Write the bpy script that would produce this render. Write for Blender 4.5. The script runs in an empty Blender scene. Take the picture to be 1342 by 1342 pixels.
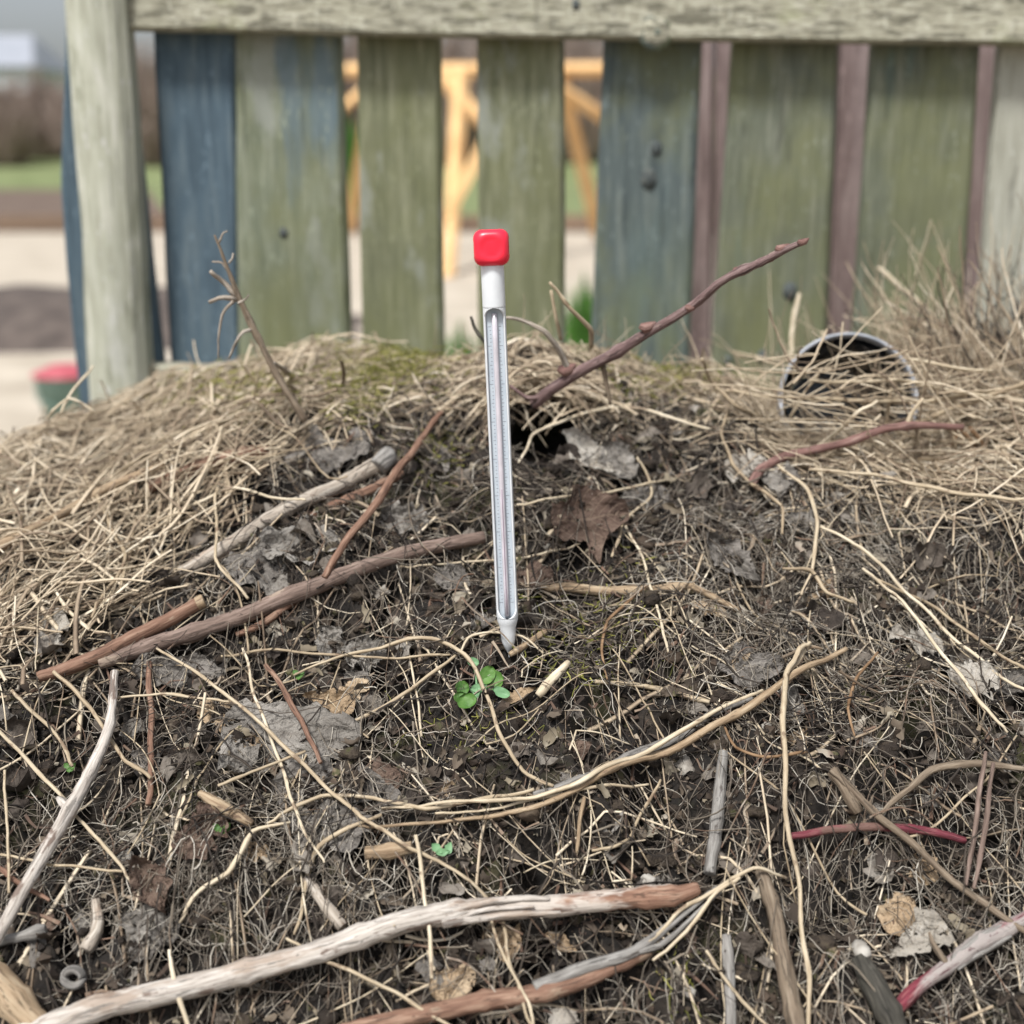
import bpy, bmesh, math, random
import numpy as np
from mathutils import Vector, Matrix
R = math.radians
random.seed(7); RNG = np.random.default_rng(11)
SC = bpy.context.scene; COL = SC.collection

# ------------------------------------------------------------------ camera, sky, sun, exposure
H = 1.20                     # camera height above the garden ground
PITCH = R(16.0); FPX = 1620.0; CX = 671.0; CY = 671.0
cam = bpy.data.cameras.new('camera'); cam_o = bpy.data.objects.new('camera', cam); COL.objects.link(cam_o)
cam_o.location = (0, 0, H); cam_o.rotation_euler = (math.pi/2 - PITCH, 0, 0)
cam.sensor_width = 36; cam.lens = FPX/1342*36; cam.clip_start = 0.02; cam.clip_end = 1000
cam.dof.use_dof = True; cam.dof.focus_distance = .95; cam.dof.aperture_fstop = 3.4
SC.camera = cam_o
SUN_EL, SUN_AZ = R(60), R(212)      # azimuth measured from +y clockwise: behind the camera, a little to the left
w = bpy.data.worlds.new('World'); SC.world = w; w.use_nodes = True
nt = w.node_tree; nt.nodes.clear()
sky = nt.nodes.new('ShaderNodeTexSky'); sky.sky_type = 'NISHITA'; sky.sun_disc = False
sky.sun_elevation = SUN_EL; sky.sun_rotation = SUN_AZ; sky.air_density = 1.0; sky.dust_density = 4.0
hsv = nt.nodes.new('ShaderNodeHueSaturation'); hsv.inputs['Saturation'].default_value = 0.42
bg = nt.nodes.new('ShaderNodeBackground'); bg.inputs['Strength'].default_value = 0.08
wo = nt.nodes.new('ShaderNodeOutputWorld')
nt.links.new(sky.outputs[0], hsv.inputs['Color']); nt.links.new(hsv.outputs[0], bg.inputs[0]); nt.links.new(bg.outputs[0], wo.inputs[0])
sun = bpy.data.lights.new('sun', 'SUN'); sun.energy = 2.3; sun.angle = R(10); sun.color = (1, 0.98, 0.95)
sun_o = bpy.data.objects.new('sun', sun); COL.objects.link(sun_o)
sd = Vector((math.sin(SUN_AZ)*math.cos(SUN_EL), math.cos(SUN_AZ)*math.cos(SUN_EL), math.sin(SUN_EL)))
sun_o.rotation_euler = sd.to_track_quat('Z', 'Y').to_euler(); sun_o.location = (0, -3, 6)
SC.view_settings.view_transform = 'Standard'; SC.view_settings.look = 'None'
SC.view_settings.exposure = 0.96; SC.view_settings.gamma = 1.0
SC.render.engine = 'CYCLES'

# ------------------------------------------------------------------ tagging and linking
def tag(o, label=None, cat=None, group=None, kind=None):
    if label: o['label'] = label
    if cat: o['category'] = cat
    if group: o['group'] = group
    if kind: o['kind'] = kind
    return o
def empty(name, loc):
    o = bpy.data.objects.new(name, None); COL.objects.link(o); o.location = loc; o.empty_display_size = 0.02
    return o
def mesh_np(name, V, F, m, parent=None, smooth=True, loc=None, uv=None):
    """V (n,3) array, F (m,k) int array of equal-size faces or a python list of faces"""
    me = bpy.data.meshes.new(name)
    V = np.asarray(V, dtype=np.float64).reshape(-1, 3)
    if loc is None: loc = (0, 0, 0)
    V = V - np.array(loc)
    if isinstance(F, np.ndarray):
        k = F.shape[1]; n = F.shape[0]
        me.vertices.add(len(V)); me.vertices.foreach_set('co', V.astype(np.float32).ravel())
        me.loops.add(n*k); me.loops.foreach_set('vertex_index', F.astype(np.int32).ravel())
        me.polygons.add(n); me.polygons.foreach_set('loop_start', (np.arange(n)*k).astype(np.int32))
        me.polygons.foreach_set('loop_total', np.full(n, k, dtype=np.int32))
        me.update(calc_edges=True)
    else:
        me.from_pydata([tuple(v) for v in V], [], F)
    me.polygons.foreach_set('use_smooth', np.full(len(me.polygons), smooth))
    if uv is not None:
        l = me.uv_layers.new(name='uv'); vi = np.empty(len(me.loops), dtype=np.int32); me.loops.foreach_get('vertex_index', vi)
        l.data.foreach_set('uv', np.asarray(uv, dtype=np.float32)[vi].ravel())
    me.update()
    if m: me.materials.append(m)
    o = bpy.data.objects.new(name, me); COL.objects.link(o)
    o.location = loc
    if parent: o.parent = parent
    return o
def child_mesh(name, V, F, m, parent, **k):
    """vertices in world space, parent is an object with translation only"""
    V = np.asarray(V, dtype=np.float64).reshape(-1, 3) - np.array(world_loc(parent))
    return mesh_np(name, V, F, m, parent, **k)
def world_loc(o):
    l = Vector(o.location)
    while o.parent: o = o.parent; l = l + Vector(o.location)
    return l

# ------------------------------------------------------------------ materials
def mat(name, cols, rand=None, noise=(40, 4), mixr=0.6, rough=0.85, bump=0.3, bscale=None, stretch=(1, 1, 1), coord='Object',
        spots=None, veins=False, algae=None, spec=0.3, dist=0.002, sss=0):
    m = bpy.data.materials.new(name); m.use_nodes = True; n = m.node_tree.nodes; L = m.node_tree.links
    b = n['Principled BSDF']; b.inputs['Roughness'].default_value = rough; b.inputs['Specular IOR Level'].default_value = spec
    tc = n.new('ShaderNodeTexCoord'); mp = n.new('ShaderNodeMapping'); mp.inputs['Scale'].default_value = stretch
    csrc = tc.outputs[coord] if coord != 'grain' else None
    if csrc is None:
        at = n.new('ShaderNodeAttribute'); at.attribute_name = 'grain'; csrc = at.outputs['Vector']
    L.new(csrc, mp.inputs[0])
    nz = n.new('ShaderNodeTexNoise'); nz.inputs['Scale'].default_value = noise[0]; nz.inputs['Detail'].default_value = noise[1]
    nz.noise_dimensions = '4D'
    L.new(mp.outputs[0], nz.inputs['Vector'])
    rnd = None
    if rand == 'island':
        g = n.new('ShaderNodeNewGeometry'); rnd = g.outputs['Random Per Island']
    elif rand == 'object':
        g = n.new('ShaderNodeObjectInfo'); rnd = g.outputs['Random']
    st = n.new('ShaderNodeMapRange'); st.inputs[1].default_value = 0.28; st.inputs[2].default_value = 0.72
    L.new(nz.outputs['Fac'], st.inputs[0])
    fac = st.outputs[0]
    if rnd is not None:
        mw = n.new('ShaderNodeMath'); mw.operation = 'MULTIPLY'; mw.inputs[1].default_value = 37.0
        L.new(rnd, mw.inputs[0]); L.new(mw.outputs[0], nz.inputs['W'])
        mx = n.new('ShaderNodeMix'); mx.data_type = 'FLOAT'; mx.inputs[0].default_value = mixr
        L.new(st.outputs[0], mx.inputs[2]); L.new(rnd, mx.inputs[3]); fac = mx.outputs[0]
    cr = n.new('ShaderNodeValToRGB'); e = cr.color_ramp.elements
    while len(e) > 1: e.remove(e[-1])
    e[0].position = cols[0][0]; e[0].color = (*cols[0][1], 1)
    for p, c in cols[1:]:
        q = e.new(p); q.color = (*c, 1)
    L.new(fac, cr.inputs[0]); out = cr.outputs[0]
    if spots:                                     # [(scale, threshold, softness, colour, amount, stretch)]
        for (s, t, sf, c, am, sx) in spots:
            m2 = n.new('ShaderNodeMapping'); m2.inputs['Scale'].default_value = sx
            m2.inputs['Location'].default_value = (s*1.7, s*0.9, t*13)
            L.new(csrc, m2.inputs[0])
            n2 = n.new('ShaderNodeTexNoise'); n2.noise_dimensions = '4D'
            n2.inputs['Scale'].default_value = s; n2.inputs['Detail'].default_value = 5; n2.inputs['Roughness'].default_value = 0.6
            L.new(m2.outputs[0], n2.inputs['Vector'])
            if rnd is not None: L.new(mw.outputs[0], n2.inputs['W'])
            r2 = n.new('ShaderNodeMapRange'); r2.inputs[1].default_value = t; r2.inputs[2].default_value = t+sf; r2.inputs[4].default_value = am
            L.new(n2.outputs['Fac'], r2.inputs[0])
            x = n.new('ShaderNodeMix'); x.data_type = 'RGBA'; x.inputs[7].default_value = (*c, 1)
            L.new(r2.outputs[0], x.inputs[0]); L.new(out, x.inputs[6]); out = x.outputs[2]
    if algae:                                     # green growth that thins out upwards
        so = n.new('ShaderNodeSeparateXYZ'); L.new(tc.outputs['Object'], so.inputs[0])
        r3 = n.new('ShaderNodeMapRange'); r3.inputs[1].default_value = algae[2]; r3.inputs[2].default_value = algae[1]; L.new(so.outputs[2], r3.inputs[0])
        n4 = n.new('ShaderNodeTexNoise'); n4.inputs['Scale'].default_value = 22; n4.inputs['Detail'].default_value = 7
        m4 = n.new('ShaderNodeMapping'); m4.inputs['Scale'].default_value = (1, 1, .4); L.new(tc.outputs['Object'], m4.inputs[0]); L.new(m4.outputs[0], n4.inputs['Vector'])
        r4 = n.new('ShaderNodeMapRange'); r4.inputs[1].default_value = .34; r4.inputs[2].default_value = .62; L.new(n4.outputs['Fac'], r4.inputs[0])
        mm = n.new('ShaderNodeMath'); mm.operation = 'MULTIPLY'; L.new(r3.outputs[0], mm.inputs[0]); L.new(r4.outputs[0], mm.inputs[1])
        x = n.new('ShaderNodeMix'); x.data_type = 'RGBA'; x.inputs[7].default_value = (*algae[0], 1); L.new(mm.outputs[0], x.inputs[0]); L.new(out, x.inputs[6]); out = x.outputs[2]
    hgt = nz.outputs['Fac']
    if veins:
        uvn = n.new('ShaderNodeUVMap'); uvn.uv_map = 'uv'; sp = n.new('ShaderNodeSeparateXYZ'); L.new(uvn.outputs[0], sp.inputs[0])
        def mth(op, a, b2=None):
            q = n.new('ShaderNodeMath'); q.operation = op
            for i, v in enumerate((a, b2)):
                if v is None: continue
                if isinstance(v, (int, float)): q.inputs[i].default_value = v
                else: L.new(v, q.inputs[i])
            return q.outputs[0]
        ay = mth('ABSOLUTE', sp.outputs[1])
        ph = mth('SUBTRACT', mth('MULTIPLY', sp.outputs[0], 9.0), mth('MULTIPLY', ay, 3.0))
        fr = mth('ABSOLUTE', mth('SUBTRACT', mth('FRACT', ph), 0.5))
        side = mth('LESS_THAN', fr, 0.07); mid = mth('LESS_THAN', ay, 0.035)
        vv = mth('MULTIPLY', mth('MAXIMUM', side, mid), 0.5)
        x = n.new('ShaderNodeMix'); x.data_type = 'RGBA'; x.inputs[7].default_value = (*veins, 1)
        L.new(vv, x.inputs[0]); L.new(out, x.inputs[6]); out = x.outputs[2]
        hgt = mth('ADD', nz.outputs['Fac'], mth('MULTIPLY', vv, 0.5))
    L.new(out, b.inputs['Base Color'])
    if bump:
        bp = n.new('ShaderNodeBump'); bp.inputs['Strength'].default_value = bump; bp.inputs['Distance'].default_value = dist
        if bscale:
            n3 = n.new('ShaderNodeTexNoise'); n3.inputs['Scale'].default_value = bscale; n3.inputs['Detail'].default_value = 6
            L.new(mp.outputs[0], n3.inputs['Vector']); hgt = n3.outputs['Fac']
        L.new(hgt, bp.inputs['Height']); L.new(bp.outputs[0], b.inputs['Normal'])
    return m

M = {}
M['soil'] = mat('soil', [(0, (.005, .0045, .004)), (.45, (.012, .010, .0085)), (.75, (.026, .0205, .016)), (1, (.06, .048, .036))], noise=(60, 8), rough=.9, bump=.8,
                bscale=160, dist=.004, spots=[(9, .56, .1, (.055, .055, .018), .6, (1, 1, 1))])
M['crumb'] = mat('crumb', [(0, (.008, .006, .005)), (.4, (.022, .016, .012)), (.62, (.045, .033, .024)), (.78, (.085, .062, .045)), (.86, (.065, .065, .028)),
                           (.92, (.17, .13, .09)), (1, (.30, .25, .19))], rand='island', noise=(150, 4), mixr=.8, bump=.5)
M['litter'] = mat('litter', [(0, (.012, .010, .009)), (.40, (.034, .027, .022)), (.64, (.085, .069, .054)), (.82, (.21, .18, .14)), (.9, (.13, .078, .052)), (1, (.52, .47, .39))],
                  rand='island', noise=(60, 3), mixr=.8, bump=.2)
M['straw'] = mat('straw', [(0, (.075, .053, .036)), (.2, (.20, .150, .105)), (.45, (.40, .322, .225)), (.75, (.59, .50, .37)), (1, (.82, .745, .61))],
                 rand='island', noise=(50, 3), mixr=.7, bump=.25, rough=.7)
M['stem'] = mat('stem', [(0, (.17, .125, .08)), (.35, (.34, .27, .18)), (.7, (.51, .435, .315)), (1, (.73, .66, .53))], rand='object', noise=(500, 6), mixr=.5,
                bump=.6, dist=.0006, rough=.7, spots=[(130, .58, .05, (.15, .10, .065), .8, (.5, 1, 1))], coord='grain', stretch=(.12, 1, 1))
M['moss'] = mat('moss', [(0, (.06, .065, .014)), (.5, (.18, .18, .04)), (1, (.38, .36, .11))], rand='island', noise=(80, 3), mixr=.8, bump=0)
def bark(name, a, b, c, sp=None, rough=.8):
    return mat(name, [(0, a), (.5, b), (1, c)], rand='object', noise=(520, 9), mixr=.12, bump=.9, bscale=900, dist=.0009, rough=rough, spots=[(s*3, t_, f_, c_, a_, (.35, 1, 1)) for s, t_, f_, c_, a_, _ in (sp or [])]+[(420, .56, .05, tuple(x*.33 for x in b), .8, (.10, 1, 1)), (300, .64, .03, tuple(x*.3 for x in b), .8, (.6, 1, 1))], coord='grain', stretch=(.10, 1, 1))
M['bark_purple'] = bark('purple_brown_bark', (.075, .045, .045), (.155, .10, .095), (.27, .20, .19), [(120, .6, .05, (.34, .26, .22), .6, (1, 1, 1))])
M['bark_brown'] = bark('brown_bark', (.075, .052, .042), (.165, .118, .096), (.29, .22, .185), [(140, .62, .06, (.07, .045, .035), .7, (1, 1, 1)), (30, .58, .06, (.36, .29, .22), .5, (1, 1, 1))])
M['bark_rust'] = bark('rust_bark', (.085, .045, .030), (.19, .108, .074), (.31, .21, .15), [(40, .60, .06, (.32, .25, .18), .6, (1, 1, 1))])
M['bark_pale'] = bark('pale_barkless_wood', (.17, .14, .11), (.33, .285, .235), (.50, .46, .40), [(70, .60, .05, (.13, .085, .06), .8, (1, 1, 1)), (14, .60, .05, (.28, .17, .11), .5, (1, 1, 1))])
M['peeling'] = bark('peeling_rust_wood', (.10, .050, .034), (.22, .125, .085), (.36, .25, .18), [(10, .50, .05, (.48, .44, .39), .85, (1, 1, 1)), (24, .60, .04, (.05, .03, .02), .8, (1, 1, 1))])
M['bark_white'] = bark('bleached_wood', (.22, .19, .165), (.44, .40, .355), (.62, .59, .55), [(40, .58, .04, (.14, .10, .08), .9, (1, 1, 1)), (9, .55, .05, (.27, .205, .155), .7, (1, 1, 1))])
M['bark_tan'] = bark('tan_wood', (.15, .10, .06), (.30, .22, .14), (.44, .36, .25), [(60, .60, .05, (.13, .085, .06), .8, (1, 1, 1))])
M['bark_grey'] = bark('grey_weathered_wood', (.10, .09, .08), (.20, .19, .175), (.34, .33, .31), [(60, .6, .05, (.05, .04, .035), .8, (1, 1, 1))])
M['bark_dim'] = bark('dull_brown_stem', (.09, .065, .045), (.18, .14, .10), (.30, .25, .19))
M['bark_dark'] = bark('dark_rotten_wood', (.018, .017, .014), (.045, .042, .034), (.10, .09, .075), [(20, .55, .06, (.13, .12, .10), .7, (1, 1, 1))])
M['crimson'] = bark('crimson_bark', (.06, .014, .018), (.14, .028, .04), (.25, .12, .11), [(20, .52, .06, (.13, .085, .065), .8, (1, 1, 1))], .7)
M['crimson_flaking'] = bark('flaking_crimson_bark', (.07, .014, .02), (.17, .03, .045), (.26, .12, .11), [(9, .50, .06, (.30, .28, .26), .9, (1, 1, 1)), (40, .60, .05, (.06, .045, .04), .7, (1, 1, 1))])
M['red_twig'] = bark('reddish_bark', (.09, .045, .04), (.19, .105, .09), (.30, .21, .18))
def leafm(name, a, b, c, v): return mat(name, [(0, a), (.45, b), (1, c)], rand='object', noise=(45, 6), mixr=.12, bump=1.0, bscale=240, dist=.005, veins=v,
                                        spots=[(60, .62, .05, tuple(x*.35 for x in b), .8, (1, 1, 1))])
M['leaf_grey'] = leafm('grey_dead_leaf', (.07, .062, .054), (.19, .175, .155), (.33, .31, .28), (.12, .105, .09))
M['leaf_pale'] = leafm('pale_dead_leaf', (.14, .12, .10), (.31, .285, .245), (.48, .455, .41), (.30, .26, .21))
M['leaf_tan'] = leafm('tan_dead_leaf', (.20, .14, .08), (.34, .25, .16), (.46, .37, .26), (.22, .15, .09))
M['leaf_brown'] = leafm('brown_dead_leaf', (.045, .028, .022), (.10, .066, .05), (.18, .13, .10), (.20, .15, .11))
M['leaf_dim'] = leafm('dull_leaf', (.06, .053, .047), (.13, .118, .105), (.23, .21, .19), (.26, .24, .21))
M['green'] = mat('green_leaf', [(0, (.030, .085, .014)), (.5, (.065, .155, .028)), (1, (.13, .23, .065))], rand='object', noise=(140, 5), mixr=.35, rough=.55, bump=.5, spots=[(300, .60, .05, (.06, .05, .03), .7, (1, 1, 1))])
M['green2'] = mat('blue_green_leaf', [(0, (.09, .20, .09)), (1, (.18, .33, .17))], noise=(60, 3), rough=.5, bump=.2)
M['shell'] = mat('shell', [(0, (.18, .16, .135)), (1, (.42, .40, .36))], noise=(100, 3), rough=.6, bump=.2)
M['orange_bit'] = mat('orange_fibre', [(0, (.13, .075, .038)), (1, (.29, .19, .11))], noise=(100, 3), bump=.3)

# ------------------------------------------------------------------ height field of the heap
TAB = np.random.default_rng(5).random((256, 256))
def vn(x, y, s, sd=0):
    x = np.asarray(x)/s + 71.3 + sd*13.7; y = np.asarray(y)/s + 37.1 + sd*7.9
    ix = np.floor(x).astype(int); iy = np.floor(y).astype(int); fx = x-ix; fy = y-iy
    fx = fx*fx*(3-2*fx); fy = fy*fy*(3-2*fy)
    a = TAB[ix % 256, iy % 256]; b = TAB[(ix+1) % 256, iy % 256]; c = TAB[ix % 256, (iy+1) % 256]; d = TAB[(ix+1) % 256, (iy+1) % 256]
    return (a*(1-fx)+b*fx)*(1-fy)+(c*(1-fx)+d*fx)*fy - 0.5
PY = [-.3, 0.0, .2, .4, .5, .6, .70, .79, .93, 1.05, 1.15, 1.3, 1.45, 1.6, 1.75, 1.9, 2.05, 2.3]
PZ = [-1.4, -1.15, -1.0, -.84, -.745, -.65, -.557, -.464, -.383, -.30, -.25, -.212, -.235, -.295, -.36, -.75, -1.1, -1.4]
LX = [-1.6, -1.2, -.95, -.75, -.54, -.38, -.22, 0, .19, .28, .42, .54, .8, 1.1, 1.6]
LZ = [-1.0, -.60, -.36, -.20, -.104, -.053, -.018, -.002, -.022, -.046, -.044, -.008, .012, -.2, -1.0]
def smooth_interp(v, X, Z):
    d = .03
    return sum(np.interp(v+k*d, X, Z)*wt for k, wt in ((-2, .1), (-1, .22), (0, .36), (1, .22), (2, .1)))
DIPS = []
def hs(x, y):
    x = np.asarray(x, dtype=float); y = np.asarray(y, dtype=float)
    z = smooth_interp(y, PY, PZ)
    wy = np.clip((y-.6)/.6, 0, 1); wy = np.where(np.abs(x) > .6, np.maximum(wy, np.clip((np.abs(x)-.6)/.3, 0, 1)), wy)
    z = z + smooth_interp(x, LX, LZ)*wy
    z = z + .034*vn(x, y, .13) + .026*vn(x, y, .055, 1)
    for (dx, dy, r, a) in DIPS:
        z = z + a*np.exp(-((x-dx)**2+(y-dy)**2)/(r*r))
    return z + H
def hf(x, y):
    pit = np.clip((vn(x, y, .042, 9)+.35*vn(x, y, .015, 10)-.14)*6, 0, 1)
    return hs(x, y) - .042*pit + .024*vn(x, y, .026, 2) + .015*vn(x, y, .012, 3) + .005*vn(x, y, .0055, 4)
SP, CP = math.sin(PITCH), math.cos(PITCH)
def ray(px, py):
    u = (np.asarray(px, float)-CX)/FPX; v = -(np.asarray(py, float)-CY)/FPX
    return np.stack([u, CP+v*SP, -SP+v*CP], -1)          # unit depth along the view axis
def hit(px, py, lift=0.0):
    """points where the sight line through (px,py) meets the heap raised by lift, and their view depth"""
    px = np.atleast_1d(px).astype(float); py = np.atleast_1d(py).astype(float); lift = np.broadcast_to(lift, px.shape)
    d = ray(px, py); t = np.linspace(.35, 2.0, 420)
    P = d[:, None, :]*t[None, :, None]; P[..., 2] += H
    below = P[..., 2] < hs(P[..., 0], P[..., 1]) + lift[:, None]
    k = np.where(below.any(1), below.argmax(1), -1)
    miss = k < 0; k = np.where(miss, 300, k); k = np.maximum(k, 1)
    lo = t[k-1]; hi = t[k]
    for _ in range(8):
        mid = (lo+hi)/2; Q = d*mid[:, None]; b = Q[:, 2]+H < hs(Q[:, 0], Q[:, 1])+lift
        hi = np.where(b, mid, hi); lo = np.where(b, lo, mid)
    Q = d*hi[:, None]; Q[:, 2] += H
    return Q, hi
def plane(px, py, Y):
    d = ray(px, py); t = Y/d[..., 1]; q = d*t[..., None]; q[..., 2] += H
    return q, t
def proj(P):
    P = np.asarray(P) - np.array([0, 0, H]); dep = P[..., 1]*CP - P[..., 2]*SP
    return CX+FPX*P[..., 0]/dep, CY-FPX*(P[..., 1]*SP+P[..., 2]*CP)/dep, dep
for (px, py, r, a) in ((712, 600, .03, -.012), (700, 505, .035, .030), (960, 665, .03, -.03), (1010, 790, .03, -.02), (1250, 790, .06, -.035), (60, 1020, .05, -.03),
                       (1130, 1150, .045, -.035), (1240, 1130, .03, -.02), (330, 905, .03, -.02), (560, 660, .04, -.015), (300, 480, .04, .008),
                       (1060, 660, .05, .012), (420, 640, .05, -.018), (770, 690, .025, .016), (470, 790, .05, -.01), (600, 1230, .04, -.015),
                       (900, 1060, .05, -.02), (160, 1110, .05, -.02), (560, 1000, .03, -.015), (1060, 1180, .03, -.03), (880, 640, .03, -.025), (640, 740, .03, -.015)):
    q, _ = hit(px, py); DIPS.append((q[0, 0], q[0, 1], r, a))

q, _ = hit(1112, 585); POTY = float(q[0, 1])+.035; PF = POTY-.03; q2, _ = plane(1112, 524, POTY)
DIPS.append((float(q2[0])+.01, POTY+.09, .085, -.085)); DIPS.append((float(q2[0])+.0, POTY+.03, .07, -.035))
def axis_pts(lo, a, b, hi, fine, coarse):
    return np.concatenate([np.arange(lo, a, coarse), np.arange(a, b, fine), np.arange(b, hi+coarse, coarse)])
gx = axis_pts(-1.6, -.66, .68, 1.6, .0036, .03); gy = axis_pts(-.28, .62, 1.62, 2.25, .0033, .03)
X, Y = np.meshgrid(gx, gy, indexing='ij'); Z = hf(X, Y)
nx, ny = X.shape; I = np.arange(nx*ny).reshape(nx, ny)
F = np.stack([I[:-1, :-1], I[1:, :-1], I[1:, 1:], I[:-1, 1:]], -1).reshape(-1, 4)
hc = hit(713, 567)[0][0]; HRX, HRZ = .033, .027
Vh = np.stack([X, Y, Z], -1).reshape(-1, 3); fc = Vh[F].mean(1)
inside = (((fc[:, 0]-hc[0])/HRX)**2+((fc[:, 2]-hc[2])/HRZ)**2 < 1) & (np.abs(fc[:, 1]-hc[1]) < .09)
heap = mesh_np('compost_heap', Vh, F[~inside], M['soil'])
# the dark hollow runs back into the heap under its crest
nh, mh = 36, 12; V_ = []; ysc = np.linspace(hc[1]-.09, hc[1]+.09, 400)
for k in range(nh):
    t_ = k/nh*2*math.pi; x_ = hc[0]+HRX*1.03*math.cos(t_); z_ = hc[2]+HRZ*1.03*math.sin(t_)
    hz = hf(np.full(400, x_), ysc); q_ = np.argmax(hz > z_) if (hz > z_).any() else 399; y_ = ysc[q_]-.003
    for j in range(mh):
        s_ = j/(mh-1); g_ = (1-s_**2.6)*(1+.5*s_*(1-s_))*(1+(.5*float(vn(k*.02, j*.02, .05, 51)) if j else 0)); yb = hc[1]+.11
        V_.append((hc[0]+(x_-hc[0])*g_, y_+(yb-y_)*s_, hc[2]-.02*s_+(z_-hc[2])*g_))
F_ = [(k*mh+j, ((k+1) % nh)*mh+j, ((k+1) % nh)*mh+j+1, k*mh+j+1) for k in range(nh) for j in range(mh-1)]
mesh_np('hollow', V_, F_, M['soil'], heap)
tag(heap, 'dark crumbly soil of the compost heap that carries the thermometer and all the twigs', 'compost heap')

# ------------------------------------------------------------------ tubes
def tubes(P, rad, K=3, fl=None):
    """P (N,S,3), rad (N,S) -> verts, quads of N separate tubes"""
    N, S, _ = P.shape
    T = np.gradient(P, axis=1); T /= np.linalg.norm(T, axis=2, keepdims=True)+1e-9
    ref = np.zeros_like(T); ref[..., 2] = 1; ref[..., 0] = .13; ref[..., 1] = .07
    A = np.cross(T, ref); ln = np.linalg.norm(A, axis=2, keepdims=True); A = A/(ln+1e-6)
    B = np.cross(T, A)
    if fl is not None:
        tw = fl[1][:, None, None]; A, B = A*np.cos(tw)+B*np.sin(tw), (B*np.cos(tw)-A*np.sin(tw))*fl[0][:, None, None]
    a = np.arange(K)/K*2*math.pi
    V = P[:, :, None, :] + rad[:, :, None, None]*(A[:, :, None, :]*np.cos(a)[None, None, :, None] + B[:, :, None, :]*np.sin(a)[None, None, :, None])
    base = (np.arange(N)*S*K)[:, None, None]; s = (np.arange(S-1)*K)[None, :, None]; k = np.arange(K)[None, None, :]; k2 = (k+1) % K
    F = np.stack([base+s+k, base+s+k2, base+s+K+k2, base+s+K+k], -1).reshape(-1, 4)
    return V.reshape(-1, 3), F
def catmull(P, n):
    P = np.asarray(P, float); m = len(P)
    if m == 2: return P[0]+(P[1]-P[0])*np.linspace(0, 1, n)[:, None]
    Q = np.vstack([2*P[0]-P[1], P, 2*P[-1]-P[-2]]); out = []
    for t in np.linspace(0, m-1-1e-6, n):
        i = int(t); f = t-i; p0, p1, p2, p3 = Q[i:i+4]
        out.append(.5*((2*p1)+(-p0+p2)*f+(2*p0-5*p1+4*p2-p3)*f*f+(-p0+3*p1-3*p2+p3)*f**3))
    return np.array(out)
def tube_obj(name, P, rad, m, K=8, rough=0.0, parent=None, knots=0, seed=0, smooth=True):
    """one round stick with closed ends"""
    rg = np.random.default_rng(seed)
    P = np.asarray(P, float); rad = np.asarray(rad, float).copy(); S = len(P)
    for _ in range(knots):
        c = rg.uniform(.1, .9)*S; rad *= 1+rg.uniform(.10, .28)*np.exp(-((np.arange(S)-c)/.9)**2)
    if S > 4 and K > 5:
        e0 = (P[0]-P[1]); e0 /= np.linalg.norm(e0)+1e-9; e1 = P[-1]-P[-2]; e1 /= np.linalg.norm(e1)+1e-9
        P = np.vstack([P[0]+e0*rad[0]*.06, P, P[-1]+e1*rad[-1]*.06]); rad = np.concatenate([[rad[0]*.8], rad, [rad[-1]*.8]]); S += 2
    V, F = tubes(P[None], rad[None], K)
    sl = np.concatenate([[0], np.cumsum(np.linalg.norm(np.diff(P, axis=0), axis=1))]); an = np.arange(K)/K*2*math.pi
    if rough:
        Vr = V.reshape(S, K, 3); c = P[:, None, :]; u0 = rg.uniform(0, 50)
        sg, ag = np.meshgrid(sl, an, indexing='ij'); cx = np.cos(ag)*2; cy = np.sin(ag)*2
        rdg = vn(cx+sg*9+u0, cy+sg*6, .9, seed)*1.6+vn(cx*1.0+sg*25, cy+u0+sg*15, .45, seed+1)*1.1+vn(sg+cx*.01, cy*.01+u0, .012, seed+2)*.55
        Vr = c+(Vr-c)*(1+rough*1.9*rdg[..., None]+rough*.5*(rg.random((S, K, 1))-.5))
        V = Vr.reshape(-1, 3)
    rm_ = rad.mean(); gr = np.stack([np.repeat(sl, K), np.tile(np.cos(an)*rm_, S), np.tile(np.sin(an)*rm_, S)], 1)
    gr = np.vstack([gr, [0, 0, 0], [sl[-1], 0, 0]])+rg.uniform(0, 5)
    d0 = P[0]-P[1]; d0 /= np.linalg.norm(d0)+1e-9; d1 = P[-1]-P[-2]; d1 /= np.linalg.norm(d1)+1e-9
    V = np.vstack([V, P[0]+d0*rad[0]*.08, P[-1]+d1*rad[-1]*.08])
    a, b = S*K, S*K+1
    faces = [tuple(f) for f in F] + [(a, (k+1) % K, k) for k in range(K)] + [(b, (S-1)*K+k, (S-1)*K+(k+1) % K) for k in range(K)]
    o = mesh_np(name, V, faces, m, loc=tuple(P[0]), smooth=smooth) if parent is None else child_mesh(name, V, faces, m, parent, smooth=smooth)
    o.data.attributes.new('grain', 'FLOAT_VECTOR', 'POINT'); o.data.attributes['grain'].data.foreach_set('vector', np.ascontiguousarray(gr[:len(o.data.vertices)], dtype=np.float32).ravel())
    return o

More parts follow.
